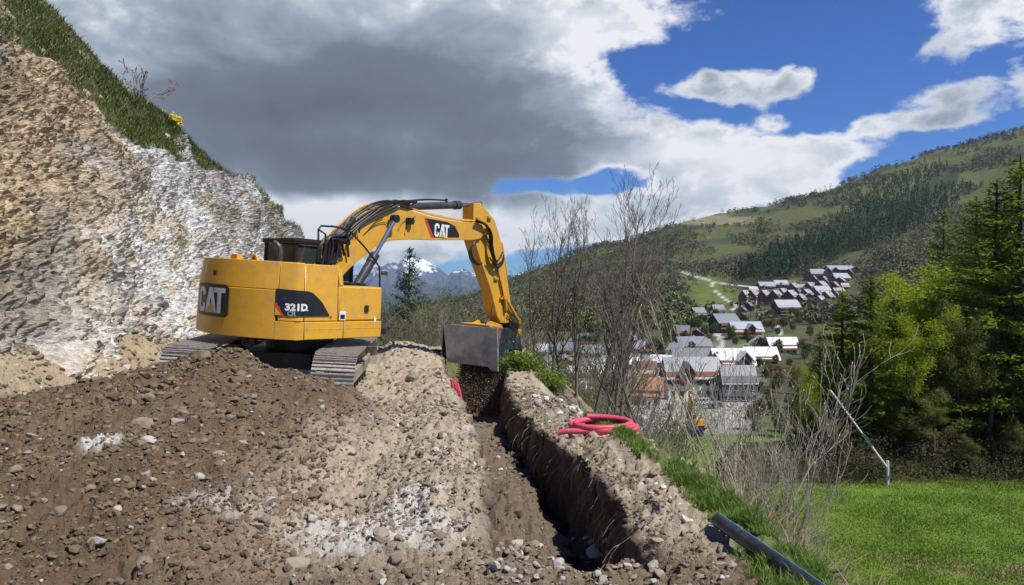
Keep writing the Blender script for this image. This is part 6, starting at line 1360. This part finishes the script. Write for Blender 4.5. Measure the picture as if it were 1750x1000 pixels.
        for k in range(9): box_obj('side_rib', m, r, (-w / 2 + w * (k + .5) / 9, -.10, h * .5), (.14, .2, h * .95))
    # parked van
    q = on_hill(1197, 693); r = empty('parked_van', q, R(200), label='white van parked in the yard before the cream hotel', cat='van'); VW = mat('van_paint', (.62, .64, .68), .3, coat=.3)
    pr_ = [(-2.2, .35), (2.2, .35), (2.25, .95), (1.5, 1.15), (.75, 1.85), (-2.05, 1.9), (-2.25, 1.2)]
    mb = MB(); mb.prism(pr_, -.9, .9, 'y'); mb.build('body', VW, r, bevel=.08)
    for sgn in (-1, 1):
        mb = MB(); mb.prism([(1.35, 1.18), (.72, 1.75), (.0, 1.75), (.0, 1.18)], sgn * .905 - .01, sgn * .905 + .01, 'y'); mb.build('side_window', WIN, r); mb = MB(); mb.prism([(-.1, 1.18), (-.1, 1.75), (-1.8, 1.75), (-1.9, 1.18)], sgn * .905 - .01, sgn * .905 + .01, 'y'); mb.build('side_window', WIN, r)
        for xx in (-1.4, 1.35): mb = MB(); mb.cyl((xx, sgn * .75, .33), (xx, sgn * .95, .33), .33, n=16); w_ = mb.build('wheel', MT['black'], r); mb = MB(); mb.cyl((xx, sgn * .94, .33), (xx, sgn * .965, .33), .19, n=12); mb.build('rim', MT['chrome'], w_)
        mb = MB(); mb.box(2.2, 2.27, sgn * .75 - .12, sgn * .75 + .12, .75, .92); mb.build('headlight', MT['white'], r)
    mb = MB(); mb.prism([(1.42, 1.19), (.80, 1.80), (.83, 1.83), (1.47, 1.22)], -.8, .8, 'y'); mb.build('windscreen', WIN, r)
    # small excavator in the valley
    q = on_hill(1192, 733); q = Vector(q); r = empty('small_excavator', q, R(100), label='small orange and yellow excavator with raised arm in the valley yard', cat='excavator'); OR = mat('orange_arm_paint', (.55, .26, .03), .5)
    for sy in (-1, 1): mb = MB(); mb.prism([(-1.6, .1), (-1.4, 0), (1.4, 0), (1.6, .1), (1.7, .4), (1.5, .7), (-1.5, .7), (-1.7, .4)], sy * 1.0 - .25, sy * 1.0 + .25, 'y'); mb.build('track', MT['blackmetal'], r)
    mb = MB(); mb.box(-1.9, 1.1, -1.2, 1.2, .85, 1.5); mb.box(-1.9, -.3, -1.2, 1.2, 1.5, 2.1); mb.build('house', MT['yellow2'], r, bevel=.06); mb = MB(); mb.box(-.1, 1.2, .2, 1.15, 1.5, 2.9); mb.build('cab', WIN, r, bevel=.05); mb = MB(); mb.box(-.2, 1.3, .1, 1.25, 2.9, 3.0); mb.build('cab_roof', MT['yellow2'], r)
    mb = MB(); mb.prism([(.6, 1.5), (.2, 1.9), (1.6, 5.2), (3.0, 6.9), (3.4, 6.6), (2.2, 4.9)], -.2, .2, 'y'); mb.build('boom', OR, r); mb = MB(); mb.prism([(2.9, 7.2), (3.4, 7.0), (4.5, 4.0), (4.6, 3.0), (4.2, 3.0), (3.5, 5.0)], -.15, .15, 'y'); mb.build('stick', OR, r)
    mb = MB(); mb.box(4.0, 4.8, -.4, .4, 1.2, 3.0); mb.build('hammer', MT['blackmetal'], r, bevel=.05); mb = MB(); mb.cyl((1.5, 0, 2.2), (2.2, 0, 4.9), .10, n=8); mb.build('boom_cylinder', MT['chrome'], r)
build_village()
# ------------------------------------------------------------------ things near the trench
def build_near():
    def gp(x, y, dz=0): return Vector((x, y, gz(x, y) + dz))
    # coil of pink conduit on the berm
    mb = MB(); pts = []; c = P(1028, 728, 8.55); n = 80
    for i in range(n):
        k = i / n; a = -2.6 + k * 2 * math.pi * 2.75; rx = .36 + .05 * math.cos(a * .36); ry = .22 + .05 * math.sin(a * .36)
        x, y = c.x + rx * math.cos(a) + .03 * math.sin(a * .31), c.y + ry * math.sin(a) + .04 * math.sin(a * .45); pts.append(Vector((x, y, c.z - .02 - .10 * (x - c.x) + .035 * math.sin(a + 1.0) + .075 * k)))
    pts = [pts[0] + Vector((-.16, -.02, -.03)), pts[0] + Vector((-.07, -.03, -.01))] + pts[2:]
    mb.tube(pts, .033, 12, sub=3); co = mb.build('conduit_coil', MT['hose_red'], None, True, label='coil of thick pink red conduit lying on the bank right of the trench', cat='hose')
    # conduits sticking out of the trench
    for k, (a, b, c_, lb) in enumerate((((772, 648), (776, 668), (786, 700), 'left one of the pink conduits rising at the left trench lip'), ((776, 650), (781, 670), (789, 700), 'middle one of the pink conduits rising at the left trench lip'), ((780, 655), (786, 675), (792, 702), 'right one of the pink conduits rising at the left trench lip'))):
        mb = MB(); mb.tube([P(a[0], a[1], 13.2), P(b[0], b[1], 13.2), P(c_[0], c_[1] + 8, 13.3)], .034, 10); mb.build('conduit', MT['hose_red'], None, True, label=lb, cat='pipe')
    # black water pipe with blue stripe
    a = gp(1.47, 5.25, .075); b = gp(1.70, 4.2, .07); d = (b - a).normalized(); b2 = b + d * 2.2
    r = empty('water_pipe', a, label='black plastic water pipe with blue stripes lying on the grass strip', cat='pipe'); a_, b_ = Vector((0, 0, 0)), b2 - a
    n = 28; V = []; u = d.orthogonal().normalized(); w = d.cross(u)
    for p in (a_, b_):
        for rr_ in (.050, .043): V += [p + (u * math.cos(2 * math.pi * i / n) + w * math.sin(2 * math.pi * i / n)) * rr_ for i in range(n)]
    Fc = []
    for i in range(n): j = (i + 1) % n; Fc += [(i, j, 2 * n + j, 2 * n + i), (n + i, 3 * n + i, 3 * n + j, n + j), (i, n + i, n + j, j), (2 * n + i, 2 * n + j, 3 * n + j, 3 * n + i)]
    mb = MB(); mb.add(V, Fc); mb.build('pipe_wall', MT['pipe'], r, True)
    for an in (0, 120, 240):
        q = Vector((0.35, 0, 1)); q = (q - d * q.dot(d)).normalized(); q = Matrix.Rotation(R(an), 3, d) @ q; s_ = d.cross(q); mb = MB(); V = []
        for p in (a_, b_):
            for t in (-.0045, .0045): V.append(p + q * .0508 + s_ * t)
        mb.add(V, [(0, 1, 3, 2)]); mb.build('blue_stripe', MT['blue'], r)
    # roots and dry fringe on the trench walls
    g = np.random.default_rng(91); segs = []
    for i in range(150):
        y = 4.8 * (13 / 4.8) ** g.uniform(0, 1); x = float(lipR(y)) - .02; z = gz(x + .12, y) - g.uniform(.0, .25); L = g.uniform(.08, .42)
        grow(g, (x + .03, y, z), (-.6, g.normal(0, .3), -.35), L, g.uniform(.002, .005), 0, 1, segs, -1.2, .22, 6, (2,), (.4, .9))
    V, Fc = tubes(segs, 4, .0014); link('hanging_roots', np_mesh('hanging_roots', V, Fc), mat('pale_roots', (.33, .27, .18), .9), kind='stuff', label='thin pale roots hanging from the right trench wall', cat='roots')
    n = 5200; y = 4.5 * (13.5 / 4.5) ** g.uniform(0, 1, n); x = lipR(y) + .02 + np.abs(g.normal(0, .16, n)); kk = fbm(x * 4, y * 4, 3, 411) > -.05; x, y = x[kk], y[kk]; n = len(x); z = ground_h(x + .03, y)
    blades('trench_fringe', np.stack([x, y, z - .01], -1), g.uniform(.02, .07, n), g.uniform(.002, .005, n), np.full(n, 3.0), GRASS, 27, cols=gcol(g, n, (.19, .145, .09), (.33, .27, .18)), kind='stuff', label='dry matted root fringe along the right trench lip', cat='roots')
    # soil falling from the screening bucket
    n = 60000; t = g.uniform(0, 1, n); zt = min(BK_L.z, BK_R.z) + .15; k = g.uniform(0, 1, n) ** 1.1; ztop = zt; zbot = -3.25; f = g.uniform(0, 1, n)
    base = np.array(BK_L)[None] * (1 - k[:, None]) + np.array(BK_R)[None] * k[:, None]; base = base + np.stack([g.normal(0, .10, n) * (.5 + f), g.normal(0, .30, n) * (.6 + .6 * f), 0 * f], -1)
    base[:, 2] = ztop + (zbot - ztop) * f; base[:, 0] -= .05 * f; base[:, 1] -= .5 * f; s = .007 * 3.4 ** (g.uniform(0, 1, n) ** 1.5)
    scatter_rocks('falling_soil', base, s, gcol(g, n, (.14, .105, .07), (.30, .23, .16)), STONE_M, 16, nshape=3, kind='stuff', label='curtain of screened soil falling from the bucket into the trench', cat='soil')
    # leaning pole with winch in front of the forest
    Y = 36.0; top = P(1419, 667, Y - 1.0); ft = P(1517, 800, Y); r = empty('leaning_pole', ft, label='thin pale pole with green cord leaning from a post in front of the forest', cat='pole')
    mb = MB(); mb.cyl(Vector((0, 0, 0)), top - ft, .05, .04, 8); mb.build('pole', MT['white'], r, True)
    pb = P(1517, 832, Y); mb = MB(); mb.cyl(pb - ft, Vector((0, 0, .35)), .07, n=8); mb.build('post', WHITEW, r); mb = MB(); q = (top - ft)
    mb.tube([Vector((.05, 0, .2)), Vector((.12, 0, -.4)), pb - ft + Vector((0, 0, .1))], .035, 6); mb.tube([q * .28, q * .38 + Vector((0, -.05, .05)), q * .46], .045, 6); mb.build('green_cord', mat('teal_cord', (.02, .13, .12), .7), r)
    mb = MB(); q = P(1500, 834, Y); mb.box(-.5, .5, -.3, .3, -.1, .12); o = mb.build('concrete_slab', MT['frame'], None, bevel=.03, label='pale concrete slab at the foot of the leaning pole', cat='slab'); o.location = q
    # fallen logs
    for px, py, L, a, lb in ((1590, 823, 2.6, .6, 'dark fallen branch on the bank behind the pole'), (1735, 762, 1.0, 1.5, 'grey stump on the shaded bank at the right edge')):
        q = P(px, py, 38.5); q.z = gz(q.x, q.y); mb = MB(); mb.tube([Vector((-L / 2, 0, .1)), Vector((0, .1, .3)), Vector((L / 2, 0, .6 * a))], .09, 8); o = mb.build('fallen_branch', BARKD, None, True, label=lb, cat='branch'); o.location = q
    # edge of the drain at the far trench end
    mb = MB(); mb.tube([P(733, 601, 20.5), P(741, 599, 20.5), P(762, 601, 20.4)], .04, 8); mb.tube([P(735, 601, 20.5), P(736, 612, 20.4)], .05, 8); mb.build('drain_pipe', MT['black'], None, True, label='short bent black pipe at the far end of the trench', cat='pipe')
build_near()
# ------------------------------------------------------------------ mountain air
def build_haze():
    mb = MB(); mb.box(-9000, 9000, -60, 11500, -900, 760); m, nt = new_mat('mountain_air'); v = nt.nodes.new('ShaderNodeVolumePrincipled'); o = nt.nodes.new('ShaderNodeOutputMaterial')
    v.inputs['Color'].default_value = (.80, .88, 1.0, 1); v.inputs['Density'].default_value = HAZE; v.inputs['Anisotropy'].default_value = .2; nt.links.new(v.outputs[0], o.inputs['Volume'])
    mb.build('haze', m, kind='stuff')
HAZE = 4.0e-5
build_haze()
